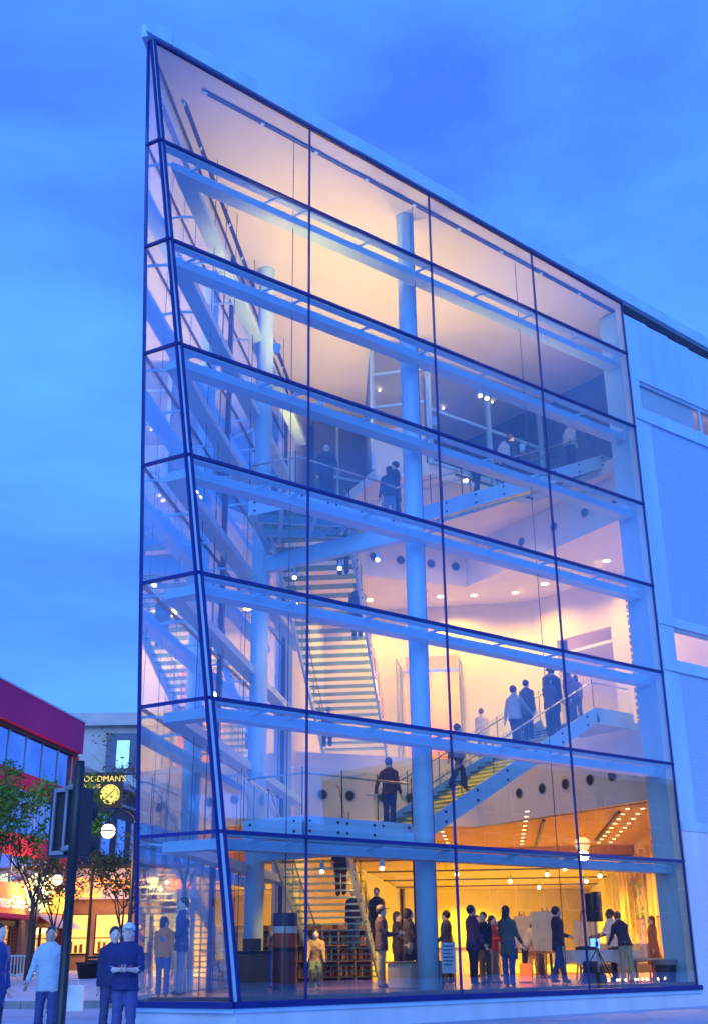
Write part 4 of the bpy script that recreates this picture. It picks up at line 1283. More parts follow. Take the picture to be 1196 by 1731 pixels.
for a in (20,140,260):
    d = Vector((math.cos(R(a)), math.sin(R(a)), 0))
    MB().tube([Vector((9.72,1.22,G0+0.80)), Vector((9.72,1.22,G0+0.02))+d*0.52], 0.014, 6).build('leg', M['black'], t)
    MB().tube([Vector((9.72,1.22,G0+0.30)), Vector((9.72,1.22,G0+0.40))+d*0.27], 0.009, 6).build('brace', M['black'], t)
for i, (x, y, w, hh, lb) in enumerate(((11.0,4.05,0.8,1.0,'larger easel with a wide pale board behind the man in jeans'), (12.0,5.9,0.5,0.95,'smaller easel with a narrow pale board left of the larger easel'), (13.0,4.4,0.7,0.8,'easel with a low pale board beyond the laptop'))):
    t = thing('easel', lb, 'easel', (x,y,G0), R(-38), 'easels in the gallery')
    for sx in (-1,1):
        MB().bar((sx*0.38,-0.10,0), (sx*0.06,0.10,1.85), 0.045, 0.03).build('leg', M['wood'], t, local=True)
    MB().bar((0,0.55,0), (0,0.12,1.8), 0.045, 0.03).build('leg', M['wood'], t, local=True)
    MB().box(-0.4,0.4,-0.08,0.0,0.72,0.76).build('ledge', M['wood'], t, local=True)
    o = MB().bar((0,-0.03,0.77), (0,0.06,0.77+hh), w, 0.02, up=(0,1,0)).build('board', M['board'], t, local=True)
M['stone'] = mat('pale_plinth_stone', (0.48,0.40,0.30), 0.7, 0, 0.12, 3)
t = thing('plinth_block', 'low drum shaped plinth standing by the white column', 'plinth', (4.55,1.9,G0))
MB().box(4.05,5.0,1.7,2.5,G0,G0+0.52).build('block', M['stone'], t, bevel=0.02)
MB().box(4.02,5.03,1.67,2.53,G0+0.522,G0+0.56).build('cap', M['wood'], t, bevel=0.01)
t = thing('notice_stand', 'white notice sheet with lines of print on a stand before the white column', 'sign', (4.55,1.05,G0))
MB().bar((4.35,1.0,G0+0.62), (4.78,1.02,G0+0.62), 0.012, 0.62).build('sheet', M['cloth_white'], t)
ln_ = MB()
for k in range(6):
    ln_.bar((4.39,0.993,G0+0.86-k*0.075), (4.70-0.03*(k%3),0.995,G0+0.86-k*0.075), 0.006, 0.022)
ln_.build('print_lines', cmat((0.12,0.06,0.22)), t)
MB().bar((4.38,1.02,G0), (4.38,1.02,G0+0.95), 0.025, 0.025).bar((4.76,1.04,G0), (4.76,1.04,G0+0.95), 0.025, 0.025).build('post', M['dark'], t)
t = thing('display_stand', 'round striped display stand in red, cream and black by the left glass', 'stand', (1.75,3.2,G0))
for j, (z0, z1, c) in enumerate(((0,0.10,(0.03,0.03,0.03)),(0.10,0.78,(0.20,0.04,0.05)),(0.78,0.86,(0.02,0.02,0.02)),(0.86,1.16,(0.5,0.07,0.02)),(1.16,1.30,(0.62,0.58,0.50)),(1.30,1.58,(0.06,0.05,0.09)))):
    MB().lathe((1.75,3.2,G0), [(0.27,z0+0.001),(0.27,z1-0.001)], 20).build('drum_band', cmat(c, 0.4), t)
t = thing('book_rack', 'brown rack of boxes beside the striped display stand', 'rack', (1.0,3.3,G0))
MB().box(0.70,1.18,3.0,3.5,G0,G0+0.72).build('cabinet', cmat((0.16,0.08,0.05),0.5), t)
MB().box(0.66,1.22,2.96,3.54,G0+0.725,G0+0.80).build('top', M['black'], t)
MB().box(0.78,1.06,3.1,3.4,G0+0.805,G0+1.05).build('upper_box', cmat((0.14,0.06,0.04),0.5), t)
M['vase'] = glass_mat('tinted_glass', 0.12, 0.6, 3, (0.95,0.80,0.72))
for i, (x, y, h_, lb) in enumerate(((12.05,1.62,0.95,'tall glass vase on the left by the pilaster'), (12.35,1.25,1.0,'tall pink rimmed glass vase nearest the pilaster'))):
    t = thing('glass_vase', lb, 'vase', (x,y,G0+0.55), 0, 'glass vases')
    MB().lathe((x,y,G0+0.552), [(0.09,0),(0.10,0.02),(0.10,h_)], 18).build('vessel', M['vase'], t)
    MB().lathe((x,y,G0+0.552+h_), [(0.11,0.002),(0.11,0.03)], 18).build('rim', cmat((0.7,0.12,0.30),0.4), t)
t = thing('side_table', 'small pale table carrying the two glass vases', 'table', (12.2,1.45,G0))
MB().box(11.8,12.6,1.1,1.85,G0+0.51,G0+0.548).build('tabletop', M['board'], t)
legs(t, 11.85, 12.55, 1.15, 1.8, G0, G0+0.51, M['wood'])
for (x, y, lb) in ((12.6,3.4,'pale armchair behind the stooping man'), (13.9,3.2,'pale armchair close to the pilaster')):
    t = thing('armchair', lb, 'chair', (x,y,G0), R(-30), 'pale armchairs')
    MB().box(-0.35,0.35,-0.35,0.3,0.18,0.44).build('seat', M['board'], t, local=True, bevel=0.04)
    MB().box(-0.35,0.35,0.28,0.42,0.2,0.95).build('backrest', M['board'], t, local=True, bevel=0.04)
    for sx in (-1,1):
        MB().box(sx*0.40-0.06,sx*0.40+0.06,-0.35,0.42,0.18,0.62).build('armrest', M['board'], t, local=True, bevel=0.03)
    for sx in (-1,1):
        for sy in (-0.3,0.35):
            MB().box(sx*0.33-0.02,sx*0.33+0.02,sy-0.02,sy+0.02,0,0.18).build('leg', M['wood'], t, local=True)
t = thing('waste_bin', 'black bin with ruffled liner in the corner by the pilaster', 'bin', (11.55,0.62,G0))
MB().lathe((11.55,0.62,G0), [(0.22,0),(0.27,0.42),(0.28,0.43)], 20).build('bin_body', M['black'], t)
bl = MB()
random.seed(5)
for k in range(26):
    a = k*0.2417
    bl.slab4([(11.55+0.27*math.cos(a),0.62+0.27*math.sin(a),G0+0.40),(11.55+0.27*math.cos(a+0.24),0.62+0.27*math.sin(a+0.24),G0+0.40),
              (11.55+0.31*math.cos(a+0.24),0.62+0.31*math.sin(a+0.24),G0+0.50+random.uniform(-0.03,0.03)),(11.55+0.31*math.cos(a),0.62+0.31*math.sin(a),G0+0.50+random.uniform(-0.03,0.03))], 0.004)
bl.build('liner', cmat((0.25,0.24,0.25)), t)
t = thing('stage_monitor', 'black wedge speaker on the floor under the record deck table', 'speaker', (10.0,1.55,G0))
b_ = MB(); b_.add([(9.75,1.4,G0),(10.25,1.4,G0),(10.25,1.8,G0),(9.75,1.8,G0),(9.82,1.62,G0+0.5),(10.18,1.62,G0+0.5),(10.2,1.78,G0+0.5),(9.8,1.78,G0+0.5)], [(3,2,1,0),(4,5,6,7),(0,1,5,4),(1,2,6,5),(2,3,7,6),(3,0,4,7)])
b_.build('cabinet', M['black'], t)
MB().obox((10.0,1.50,G0+0.25), (0.17,0,0), (0,0.004,-0.002), (0,0.07,0.16)).build('grille', M['dark'], t)
M['lantern'] = mat('orange_paper', (0.8,0.12,0.02), 0.7, emit=(1,0.14,0.02), estr=0.8)
t = thing('paper_lantern', 'small glowing orange lantern on the gallery floor', 'lantern', (9.2,3.2,G0))
MB().lathe((9.2,3.2,G0+0.04), [(0.13,0),(0.15,0.03),(0.15,0.38),(0.12,0.42)], 16).build('shade', M['lantern'], t)
MB().lathe((9.2,3.2,G0), [(0.16,0),(0.16,0.038)], 16).build('base', M['wood'], t)
M['bead'] = emit_mat('bead_glow', (1.0,0.62,0.16), 12)  # glow of the added floor beads, shared by the sign bulbs
random.seed(11)
for k in range(12):  # cups and glowing balls made up for the sparkle of gold reflections
    x = random.uniform(9.2, 11.5); y = random.uniform(0.28, 0.75)
    t = thing('reflection_bead', 'small glass candle burning on the floor just behind the sill', 'bead', (x,y,G0), 0, 'added beads along the sill')
    MB().lathe((x,y,G0), [(0.045,0),(0.05,0.07)], 10).build('cup', M['vase'], t)
    MB().ball((x,y,G0+0.085), 0.016, 0.016, 0.026, 8, 6).build('glow_ball', M['bead'], t)
t = thing('serving_counter', 'white curved counter in front of the distant bartender', 'counter', (19.4,16.6,G0))
MB().lathe((19.6,16.9,G0), [(1.2,0),(1.2,0.92)], 24).build('counter_front', M['plaster'], t)
MB().lathe((19.6,16.9,G0), [(1.28,0.925),(1.28,0.98)], 24).build('counter_top', M['wood'], t)
for (x, y, lb) in ((17.0,9.5,'round cafe table near the gallery wall'), (14.5,7.2,'cafe table behind the easels'), (16.6,12.4,'cafe table near the distant counter')):
    t = thing('cafe_table', lb, 'table', (x,y,G0), 0, 'cafe tables')
    MB().lathe((x,y,G0), [(0.28,0),(0.28,0.03),(0.04,0.05),(0.04,0.70)], 16).build('pedestal', M['dark'], t)
    MB().lathe((x,y,G0), [(0.50,0.702),(0.50,0.735)], 20).build('tabletop', M['wood'], t)
# shop shelving behind the lower stair
random.seed(31)
t = thing('book_shelf', 'low wooden shelving full of books behind the lower stair', 'shelf', (9.6,11.4,G0))
sa, sb = Vector((7.5,11.4,0)), Vector((10.2,10.8,0))
sdir = (sb-sa).normalized(); snr = Vector((sdir.y,-sdir.x,0))
M['dark_wood'] = mat('dark_stained_wood', (0.22,0.12,0.06), 0.5, 0, 0.25, 4)
MB().bar((*(sa-snr*0.2).xy,G0+0.8), (*(sb-snr*0.2).xy,G0+0.8), 0.04, 1.6).build('back_panel', M['dark_wood'], t)
for k in range(4):
    MB().bar((*sa.xy,G0+0.1+k*0.45), (*sb.xy,G0+0.1+k*0.45), 0.34, 0.03).build('shelf_board', M['dark_wood'], t)
for k in range(6):
    q = sa.lerp(sb, k/5)
    MB().bar((*q.xy,G0), (*q.xy,G0+1.6), 0.05, 0.36, up=snr).build('upright', M['dark_wood'], t)
bk = [MB() for _ in range(5)]
for k in range(3):
    s_ = 0.08
    while s_ < 2.65:
        w_ = random.uniform(0.03,0.07); hh_ = random.uniform(0.2,0.36)
        q = sa+sdir*s_-snr*0.02
        random.choice(bk).bar((q.x,q.y,G0+0.117+k*0.45), (q.x,q.y,G0+0.117+k*0.45+hh_), w_*0.5, 0.2, up=snr)
        s_ += w_+random.choice((0,0,0,0.12))
for m_, c_ in zip(bk, ((0.30,0.05,0.03),(0.05,0.07,0.16),(0.42,0.30,0.12),(0.06,0.12,0.06),(0.45,0.40,0.32))):
    o = m_.build('book', cmat(c_,0.6), t)
    o['kind'] = 'stuff'
# tiled artwork on the gallery wall
random.seed(21)
t = thing('wall_artwork', 'tall green and orange diamond tile artwork on the gallery wall', 'artwork', (23.9,11.1,2.3))
u = Vector((0.7071,0.7071,0)); a0 = Vector((22.0,9.2,0))-gn*0.05
MB().bar((*(a0).xy,3.65), (*(a0+u*4.9).xy,3.65), 0.05, 2.6).build('backing', M['board'], t)
tc_ = [(0.05,0.30,0.06),(0.60,0.42,0.06),(0.62,0.20,0.03),(0.12,0.18,0.04),(0.70,0.60,0.30)]
tmes = {}
for i in range(11):
    for j in range(10):
        c = a0+u*(0.25+i*0.44)-gn*0.032
        z = 2.48+j*0.26
        MB().add([c-u*0.2+Vector((0,0,z)), c+Vector((0,0,z-0.12)), c+u*0.2+Vector((0,0,z)), c+Vector((0,0,z+0.12)),
                  c-u*0.2+Vector((0,0,z))-gn*0.015, c+Vector((0,0,z-0.12))-gn*0.015, c+u*0.2+Vector((0,0,z))-gn*0.015, c+Vector((0,0,z+0.12))-gn*0.015],
                 [(0,1,2,3),(7,6,5,4),(0,4,5,1),(1,5,6,2),(2,6,7,3),(3,7,4,0)]).build('tile', cmat(random.choice(tc_), 0.4), t)

# ------------------------------------------------------------------ the street on the left
def text_on(parent, body, p, right, up, size, m, name='lettering', depth_=0.012, align='LEFT'):
    c = bpy.data.curves.new(name, 'FONT')
    c.body = body
    c.size = size
    c.extrude = depth_
    c.align_x = align
    o = bpy.data.objects.new(name, c)
    right, up = Vector(right).normalized(), Vector(up).normalized()
    nrm = right.cross(up)
    mw = Matrix((right, up, nrm)).transposed().to_4x4()
    mw.translation = Vector(p) - (WL[parent.name] if parent else Vector((0,0,0)))
    COL.objects.link(o)
    c.materials.append(m)
    if parent: o.parent = parent
    o.matrix_local = mw
    return o
rd, rnm = Vector((0.7206,0.6934,0)), Vector((0.6934,-0.7206,0))
rp0 = Vector((15.87,43.17,0))
def RP(s, z, o=0.0):
    p = rp0+rd*s+rnm*o
    return Vector((p.x,p.y,z))
def rbox(s0, s1, o0, o1, z0, z1, mb=None):
    mb = mb or MB()
    c = (RP(s0,z0,o0)+RP(s1,z1,o1))/2
    return mb.obox(c, rd*(s1-s0)/2, rnm*(o1-o0)/2, Vector((0,0,(z1-z0)/2)))
M['red'] = mat('crimson_render', (0.55,0.010,0.15), 0.7, 0, 0.12, 0.6, 0.2, 20)
M['lamplit_red'] = mat('lamplit_red_paint', (0.72,0.02,0.07), 0.7, 0, 0.12, 0.6)  # redder copy of the crimson, lamp light on the bands mixed in
M['red_low'] = mat('red_brick_paint', (0.52,0.06,0.04), 0.75, 0, 0.2, 1.2, 0.3, 14)
M['orange_stucco'] = mat('salmon_stucco', (0.66,0.26,0.14), 0.75, 0, 0.12, 1.0)
M['shop_glow'] = mat('lit_shop_interior', (0.7,0.45,0.18), 0.9, emit=(1.0,0.42,0.08), estr=0.45)
M['shop_glow_red'] = mat('lit_shop_interior_red', (0.7,0.2,0.1), 0.9, emit=(1.0,0.16,0.04), estr=0.45)
M['window_glass'] = mat('street_window_glass', (0.30,0.40,0.55), 0.05, 0.85, 0.25, 0.7)
M['dark_brick'] = brick_mat('dark_brick', (0.10,0.08,0.09), (0.07,0.06,0.07), (0.12,0.11,0.11), 0.22, 0.08, 0.5, 'sum')
M['dull_window'] = mat('dull_window_glass', (0.03,0.04,0.06), 0.15)
M['beige'] = mat('beige_concrete', (0.50,0.46,0.42), 0.8, 0, 0.1, 0.6)
gz = 1.0
redb = thing('shop_building', 'crimson two storey shop with glass bands and a projecting parapet', 'building', tuple(RP(-12,gz)))
S0, S1 = -34.0, -2.6
rbox(S0,S1,-14,-0.32,gz,13.9).build('wall', M['red_low'], redb)
rbox(S0,S1+0.05,-0.30,0.30,12.42,14.14).build('parapet', M['red'], redb)
rbox(S0,S1+0.08,-0.5,0.36,14.145,14.22).build('coping', M['cladding'], redb)
rbox(S0,S1,-0.30,0.05,12.25,12.41).build('soffit_band', M['dark'], redb)
for z0, z1, m in ((9.66,10.38,'red'),(6.47,7.46,'red'),(3.70,5.14,'orange_stucco')):
    rbox(S0,S1,-0.30,0.06,z0,z1).build('spandrel', M[m if m != 'red' else 'lamplit_red'], redb)
for z0, z1, w in ((10.39,12.24,2.1),(7.47,9.65,0.75),(5.15,6.46,1.35)):
    s = S1-0.25
    k = 0
    while s > -20:
        fr = rbox(s-0.06,s,-0.26,-0.10,z0,z1).build('window', M['cladding'], redb)
        rbox(s-w,s-0.075,-0.20,-0.16,z0+0.02,z1-0.02).build('pane', M['window_glass'], fr)
        s -= w
        k += 1
for s0, s1 in ((-2.9,S1),):
    rbox(s0,s1,-0.30,0.12,gz,12.24).build('pilaster', M['red_low'], redb)
rbox(-20,-8.3,-0.3,0.9,3.50,3.68).build('canopy', M['red'], redb)
for s0, s1, m in ((-20,-11.6,'shop_glow_red'),(-11.4,-8.6,'shop_glow_red'),(-6.6,-3.1,'shop_glow')):
    fr = rbox(s0,s1,-0.29,-0.05,3.20,3.45).build('shop_window', M['dark'], redb)
    rbox(s0,s1,-0.310,-0.28,1.35,3.2).build('lit_interior', M[m], fr)
    q = s0
    while q < s1:
        rbox(q-0.04,q+0.04,-0.27,-0.05,1.2,3.2).build('window_bar', M['dark'], fr)
        q += 1.15
    rbox(s0,s1,-0.14,-0.12,1.35,3.2).build('pane', M['glass'], fr)
rbox(-8.5,-6.7,-0.29,0.04,gz,3.69).build('door_pier', M['dark_brick'], redb)
M['white_sign'] = mat('white_sign_letters', (0.85,0.80,0.75), 0.5, emit=(1,0.8,0.6), estr=0.25)
text_on(redb, 'WinterSilks', RP(-12.15,4.0,0.075), rd, (0,0,1), 0.84, M['white_sign'], depth_=0.03)
for s in (-10.9,-10.3):
    lf = MB().tube([RP(s,5.5,0.06), RP(s,5.5,0.5), RP(s,5.3,0.62)], 0.03, 6).build('sign_lamp', M['steel'], redb)
    MB().ball(RP(s,5.25,0.63), 0.16, nu=10, nv=7).build('lamp_shade', M['steel'], lf)
lf = MB().tube([RP(-8.6,5.0,0.06), RP(-8.6,5.0,0.35)], 0.04, 6).build('wall_lamp', M['dark'], redb)
MB().ball(RP(-8.6,4.95,0.42), 0.20, nu=10, nv=7).build('lamp_globe', emit_mat('wall_lamp_glow',(1,0.42,0.08),14), lf)
lamp('wall_lamp_light', 'POINT', tuple(RP(-8.6,4.95,0.9)), 260, (1,0.45,0.12), 0.2)
# oval bulb sign and yellow sign and awning of the next shop unit
t = thing('bulb_sign', 'oval hanging sign ringed with light bulbs', 'sign', tuple(RP(-6.9,4.9,0.5)))
ov = MB(); k = 24
cx = RP(-8.0,4.75,0.7)
sdv = Vector((math.cos(YAW),-math.sin(YAW),0)); nv_ = Vector((-math.sin(YAW),-math.cos(YAW),0))
ov.add([cx+sdv*0.62*math.cos(2*math.pi*j/k)+Vector((0,0,0.78*math.sin(2*math.pi*j/k)))+nv_*d for d in (0.06,-0.06) for j in range(k)], [tuple(range(k)), tuple(range(2*k-1,k-1,-1))]+[(j,k+j,k+(j+1)%k,(j+1)%k) for j in range(k)])
ov.build('face', cmat((0.10,0.28,0.40),0.4), t)
for j in range(k):
    MB().ball(cx+sdv*0.72*math.cos(2*math.pi*j/k)+Vector((0,0,0.90*math.sin(2*math.pi*j/k)))+nv_*0.04, 0.04, nu=8, nv=5).build('bulb', M['bead'], t)
MB().tube([cx+Vector((0,0,0.78)), cx+Vector((0,0,1.25)), RP(-8.0,6.0,0.05)], 0.04, 6).build('bracket', M['dark'], t)
t = thing('lit_shop_sign', 'bright yellow lit sign over the awning', 'sign', tuple(RP(-4.6,4.1,0.1)))
rbox(-6.0,-3.2,0.07,0.20,3.95,5.0).build('sign_box', emit_mat('yellow_sign_glow',(1,0.42,0.05),1.6), t)
for s in (-5.6,-4.8,-4.0,-3.3):
    MB().ball(RP(s,5.12,0.35), 0.12, nu=8, nv=6).build('bulb', M['globe'], t)
aw = MB()
for k in range(9):
    aw.add([RP(-6.6+k*0.40,3.86,0.08),RP(-6.21+k*0.40,3.86,0.08),RP(-6.21+k*0.40,3.20,1.2),RP(-6.6+k*0.40,3.20,1.2),
            RP(-6.6+k*0.40,3.82,0.08),RP(-6.21+k*0.40,3.82,0.08),RP(-6.21+k*0.40,3.16,1.2),RP(-6.6+k*0.40,3.16,1.2)], [(0,1,2,3),(7,6,5,4),(0,4,5,1),(1,5,6,2),(2,6,7,3),(3,7,4,0)])
tag(aw.build('awning', cmat((0.45,0.52,0.62),0.6)), 'pale blue awning below the yellow lit sign', 'awning')

# dark terrace further along the street
row = thing('terrace_building', 'dark brick terrace with cornice beyond the crimson shop', 'building', tuple(RP(15,gz)))
rbox(S1+0.1,46,-12,-0.4,gz,11.6).build('wall', M['dark_brick'], row)
rbox(S1+0.1,46,-0.6,0.05,11.6,11.95).build('cornice', M['beige'], row)
rbox(S1+0.1,46,-0.42,-0.2,10.6,10.75).build('string_course', M['beige'], row)
for fl_ in (7.6,):
    for k in range(16):
        s = 0.5+k*2.7
        fr = rbox(s-0.1,s+1.3,-0.42,-0.32,fl_-0.1,fl_+2.2).build('window', M['cladding'], row)
        rbox(s,s+1.2,-0.33,-0.315,fl_,fl_+2.1).build('pane', M['window_glass'], fr)
for k in range(10):
    s = 9+k*3.6
    fr = rbox(s,s+2.6,-0.42,-0.30,1.5,4.3).build('shop_window', M['dark'], row)
    rbox(s+0.1,s+2.5,-0.31,-0.29,1.6,4.2).build('lit_interior', M['shop_glow'], fr)
# pale tower far behind
V0 = Vector((-13.51,-18.732,0))
def VP(l, d, z): 
    p = V0+fh*d+rh*l
    return Vector((p.x,p.y,z))
def vbox(l0,l1,d0,d1,z0,z1,mb=None):
    mb = mb or MB()
    return mb.obox((VP(l0,d0,z0)+VP(l1,d1,z1))/2, rh*(l1-l0)/2, fh*(d1-d0)/2, Vector((0,0,(z1-z0)/2)))
tow = thing('concrete_building', 'pale concrete block with round cornered recess behind the terrace', 'building', tuple(VP(-24,110,1)))
D = 108
vbox(-29,-17.6,D,D+14,1,17.8).build('wall', M['beige'], tow)
vbox(-29,-12,D+0.5,D+14,17.8,22.4).build('wall', M['beige'], tow)
vbox(-29.2,-11.8,D-0.5,D+14,22.4,23.6).build('roof_band', M['beige'], tow)
rec = vbox(-23.6,-19.6,D-0.08,D+0.45,17.9,21.7).build('recess', M['silhouette'], tow)
vbox(-22.6,-21.4,D-0.14,D-0.09,18.4,21.0).build('window', M['window_glass'], rec)
vbox(-19.5,-12,D-0.02,D+0.48,17.9,22.3).build('wall_panel', M['beige'], tow)
vbox(-26.9,-26.1,D+0.35,D+0.49,20.6,21.4).build('vent', M['dark'], tow)
vbox(-17.4,-8,D+3,D+14,1,14).build('low_wing', M['dark_brick'], tow)

# jeweller's shop with neon, facing us
jew = thing('jewellery_shop', 'pale fronted jeweller with orange neon name and yellow lit windows', 'shop', tuple(VP(-14,66,1.1)))
d_ = 66.0
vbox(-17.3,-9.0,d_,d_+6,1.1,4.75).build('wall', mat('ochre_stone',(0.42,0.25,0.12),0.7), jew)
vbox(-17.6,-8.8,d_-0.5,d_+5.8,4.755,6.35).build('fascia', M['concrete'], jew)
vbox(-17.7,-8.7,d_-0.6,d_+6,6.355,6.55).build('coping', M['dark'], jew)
for l0, l1 in ((-16.4,-14.7),(-14.3,-12.6),(-11.6,-9.6)):
    fr = vbox(l0-0.08,l1+0.08,d_-0.06,d_-0.005,1.9,4.0).build('shop_window', M['dark'], jew)
    vbox(l0,l1,d_-0.075,d_-0.062,2.0,3.95).build('lit_interior', mat('lit_window_yellow',(0.7,0.5,0.2),0.9,emit=(1,0.52,0.08),estr=0.7), fr)
    vbox(l0,l1,d_-0.10,d_-0.078,2.75,2.80).build('window_bar', M['dark'], fr)
    random.seed(int(l0*10))
    for k in range(5):
        a = l0+0.15+k*(l1-l0-0.3)/5
        vbox(a,a+0.16,d_-0.12,d_-0.08,2.02,2.02+random.uniform(0.2,0.6)).build('display_item', cmat((0.3,0.1,0.03)), fr)
vbox(-12.4,-11.7,d_-0.05,d_,1.1,3.6).build('door', M['wood'], jew)
M['neon'] = emit_mat('orange_neon_tube', (1.0,0.16,0.015), 4.5)
for sx_ in (0,):
    text_on(jew, "GOODMANS", VP(-17.0,d_-0.56,5.20), rh, (0,0,1), 0.95, M['neon'], depth_=0.05)
    text_on(jew, "JEWELERS", VP(-15.6,d_-0.56,4.86), rh, (0,0,1), 0.36, M['neon'], depth_=0.04)
cb2 = MB(); k = 20
cc_ = VP(-11.2,d_-0.6,5.45)
cb2.add([cc_+rh*0.42*math.cos(2*math.pi*j/k)+Vector((0,0,0.42*math.sin(2*math.pi*j/k)))-fh*d for d in (0.08,-0.05) for j in range(k)], [tuple(range(k)), tuple(range(2*k-1,k-1,-1))]+[(j,k+j,k+(j+1)%k,(j+1)%k) for j in range(k)])
cb2.build('clock_sign', emit_mat('clock_glow',(1,0.7,0.25),2.5), jew)
text_on(jew, "Gifts", VP(-10.6,d_-0.56,5.25), rh, (0,0,1), 0.75, M['neon'], depth_=0.05)
lamp('neon_light', 'AREA', tuple(VP(-13.5,d_-2.5,5.2)), 45, (1,0.35,0.06), 3.0, direction=tuple(fh))
lamp('shop_light', 'AREA', tuple(VP(-13.5,d_-1.2,3.6)), 60, (1,0.5,0.12), 2.0, direction=(-0.4,-0.5,-0.8))
t = thing('blade_sign', 'black projecting sign with yellow letters and a round clock face', 'sign', tuple(VP(-13.6,60,9)))
vbox(-14.55,-12.15,60,60.25,9.0,10.75).build('sign_board', M['black'], t)
M['yellow_letters'] = mat('yellow_letters', (0.80,0.62,0.08), 0.5, emit=(1,0.7,0.1), estr=0.45)
text_on(t, "GOODMAN'S", VP(-14.50,59.97,10.28), rh, (0,0,1), 0.42, M['yellow_letters'])
text_on(t, "JEWELERS", VP(-14.45,59.97,9.95), rh, (0,0,1), 0.27, M['yellow_letters'])
cb2 = MB(); cc_ = VP(-12.75,59.93,9.62)
k = 24
cb2.add([cc_+rh*0.50*math.cos(2*math.pi*j/k)+Vector((0,0,0.50*math.sin(2*math.pi*j/k)))-fh*d for d in (0.05,-0.05) for j in range(k)], [tuple(range(k)), tuple(range(2*k-1,k-1,-1))]+[(j,k+j,k+(j+1)%k,(j+1)%k) for j in range(k)])
dial = cb2.build('clock_dial', M['yellow_letters'], t)
MB().bar(cc_-fh*0.07, cc_-fh*0.07+rh*0.26+Vector((0,0,0.28)), 0.02, 0.04).bar(cc_-fh*0.07, cc_-fh*0.07-rh*0.22-Vector((0,0,0.2)), 0.02, 0.05).build('clock_hand', M['black'], dial)
hm = MB()
for j in range(12):
    a = j*math.pi/6
    hm.obox(cc_-fh*0.065+rh*0.42*math.cos(a)+Vector((0,0,0.42*math.sin(a))), rh*0.03, fh*0.01, (0,0,0.03))
hm.build('hour_mark', M['black'], dial)
MB().tube([VP(-13.4,60.1,8.6), VP(-13.4,60.1,1.0)], 0.08, 8).build('post', M['dark'], t)

# street lamps
def street_lamp(label, globe, base, zb):
    g = Vector(globe)
    b = Vector((base[0], base[1], zb))
    t = thing('street_lamp', label, 'street lamp', tuple(b), 0, 'globe street lamps')
    zt = g.z+0.55
    MB().lathe(b, [(0.14,0),(0.14,0.25),(0.09,0.35),(0.065,0.5),(0.055,zt-zb-0.3)], 12).build('pole', M['dark'], t, smooth=True)
    top = Vector((b.x,b.y,zt-0.3))
    h_ = Vector((g.x-b.x,g.y-b.y,0))
    L = h_.length
    h_.normalize()
    pts = [top]
    for k in range(1,10):
        a = math.pi*k/9*0.92
        pts.append(top+h_*(L/2*(1-math.cos(a)))*1.02+Vector((0,0,0.42*math.sin(a))))
    pts.append(Vector((g.x,g.y,g.z+0.34)))
    MB().tube(pts, 0.032, 8).build('arm', M['dark'], t, smooth=True)
    MB().lathe((g.x,g.y,g.z+0.20), [(0.15,0),(0.11,0.06),(0.05,0.12),(0.05,0.22)], 14).build('cap', M['dark'], t)
    gl_ = MB().ball(g, 0.225, nu=20, nv=14).build('globe', M['globe'], t, smooth=True)
    MB().lathe((g.x,g.y,g.z-0.03), [(0.226,0),(0.236,0.005),(0.236,0.045),(0.226,0.05)], 20).build('band', M['frame'], gl_)
    lamp('globe_light', 'POINT', (g.x,g.y,g.z-0.35), 75, (1,0.62,0.25), 0.15)
    return t
street_lamp('globe lamp on an arched bracket right beside the corner of the glass building', (3.33,15.34,5.44), (4.15,15.1), 0.6)
street_lamp('smaller looking globe lamp before the crimson shop', (8.59,30.62,4.95), (7.91,30.97), 0.75)
street_lamp('globe lamp on the side pavement, mirrored in the big glass front', (15.23,-6.21,4.9), (15.9,-6.6), 0.2)

# traffic signal seen from behind
t = thing('traffic_signal', 'traffic signal head seen from behind on a slim dark pole', 'traffic signal', (-7.93,-6.63,0.3))
sc0 = Vector((-7.93,-6.63,0.3))
MB().lathe(sc0, [(0.10,0),(0.10,0.10),(0.052,0.14),(0.052,2.25),(0.06,2.26),(0.06,3.35),(0.052,3.36),(0.052,3.42)], 14).build('pole', M['dark'], t, smooth=True)
sr, sf = rh, fh
ctr = sc0-sr*0.10+fh*0.20+Vector((0,0,2.77))
ro = Matrix.Rotation(R(-22),3,'Z')
sx_, sy_ = ro @ sr, ro @ sf
hd = MB().obox(ctr, sx_*0.20, sy_*0.13, (0,0,0.37)).build('signal_head', M['black'], t, bevel=0.015)
for dz in (-0.18,0.18):
    MB().tube([ctr+sy_*0.13+Vector((0,0,dz)), ctr+sy_*0.34+Vector((0,0,dz-0.03))], 0.13, 16, cap=False).build('visor', M['black'], hd)
fr = MB()
f0_ = ctr-sy_*0.17
for s in (-0.115,0.045):
    fr.obox(f0_+sx_*s, sx_*0.014, sy_*0.012, (0,0,0.36))
for z in (-0.34,0.34):
    fr.obox(f0_+sx_*-0.035+Vector((0,0,z)), sx_*0.066, sy_*0.0115, (0,0,0.022))
fr.build('mounting_frame', M['kerb'], t)
for z in (-0.31,0.35):
    MB().tube([f0_+sx_*0.03+Vector((0,0,z)), f0_+sx_*0.12+Vector((0,0,z+0.02)), f0_+sx_*0.20+sy_*0.05+Vector((0,0,z+0.02))], [0.03,0.035,0.03], 10).build('bracket_arm', M['kerb'], t, smooth=True)

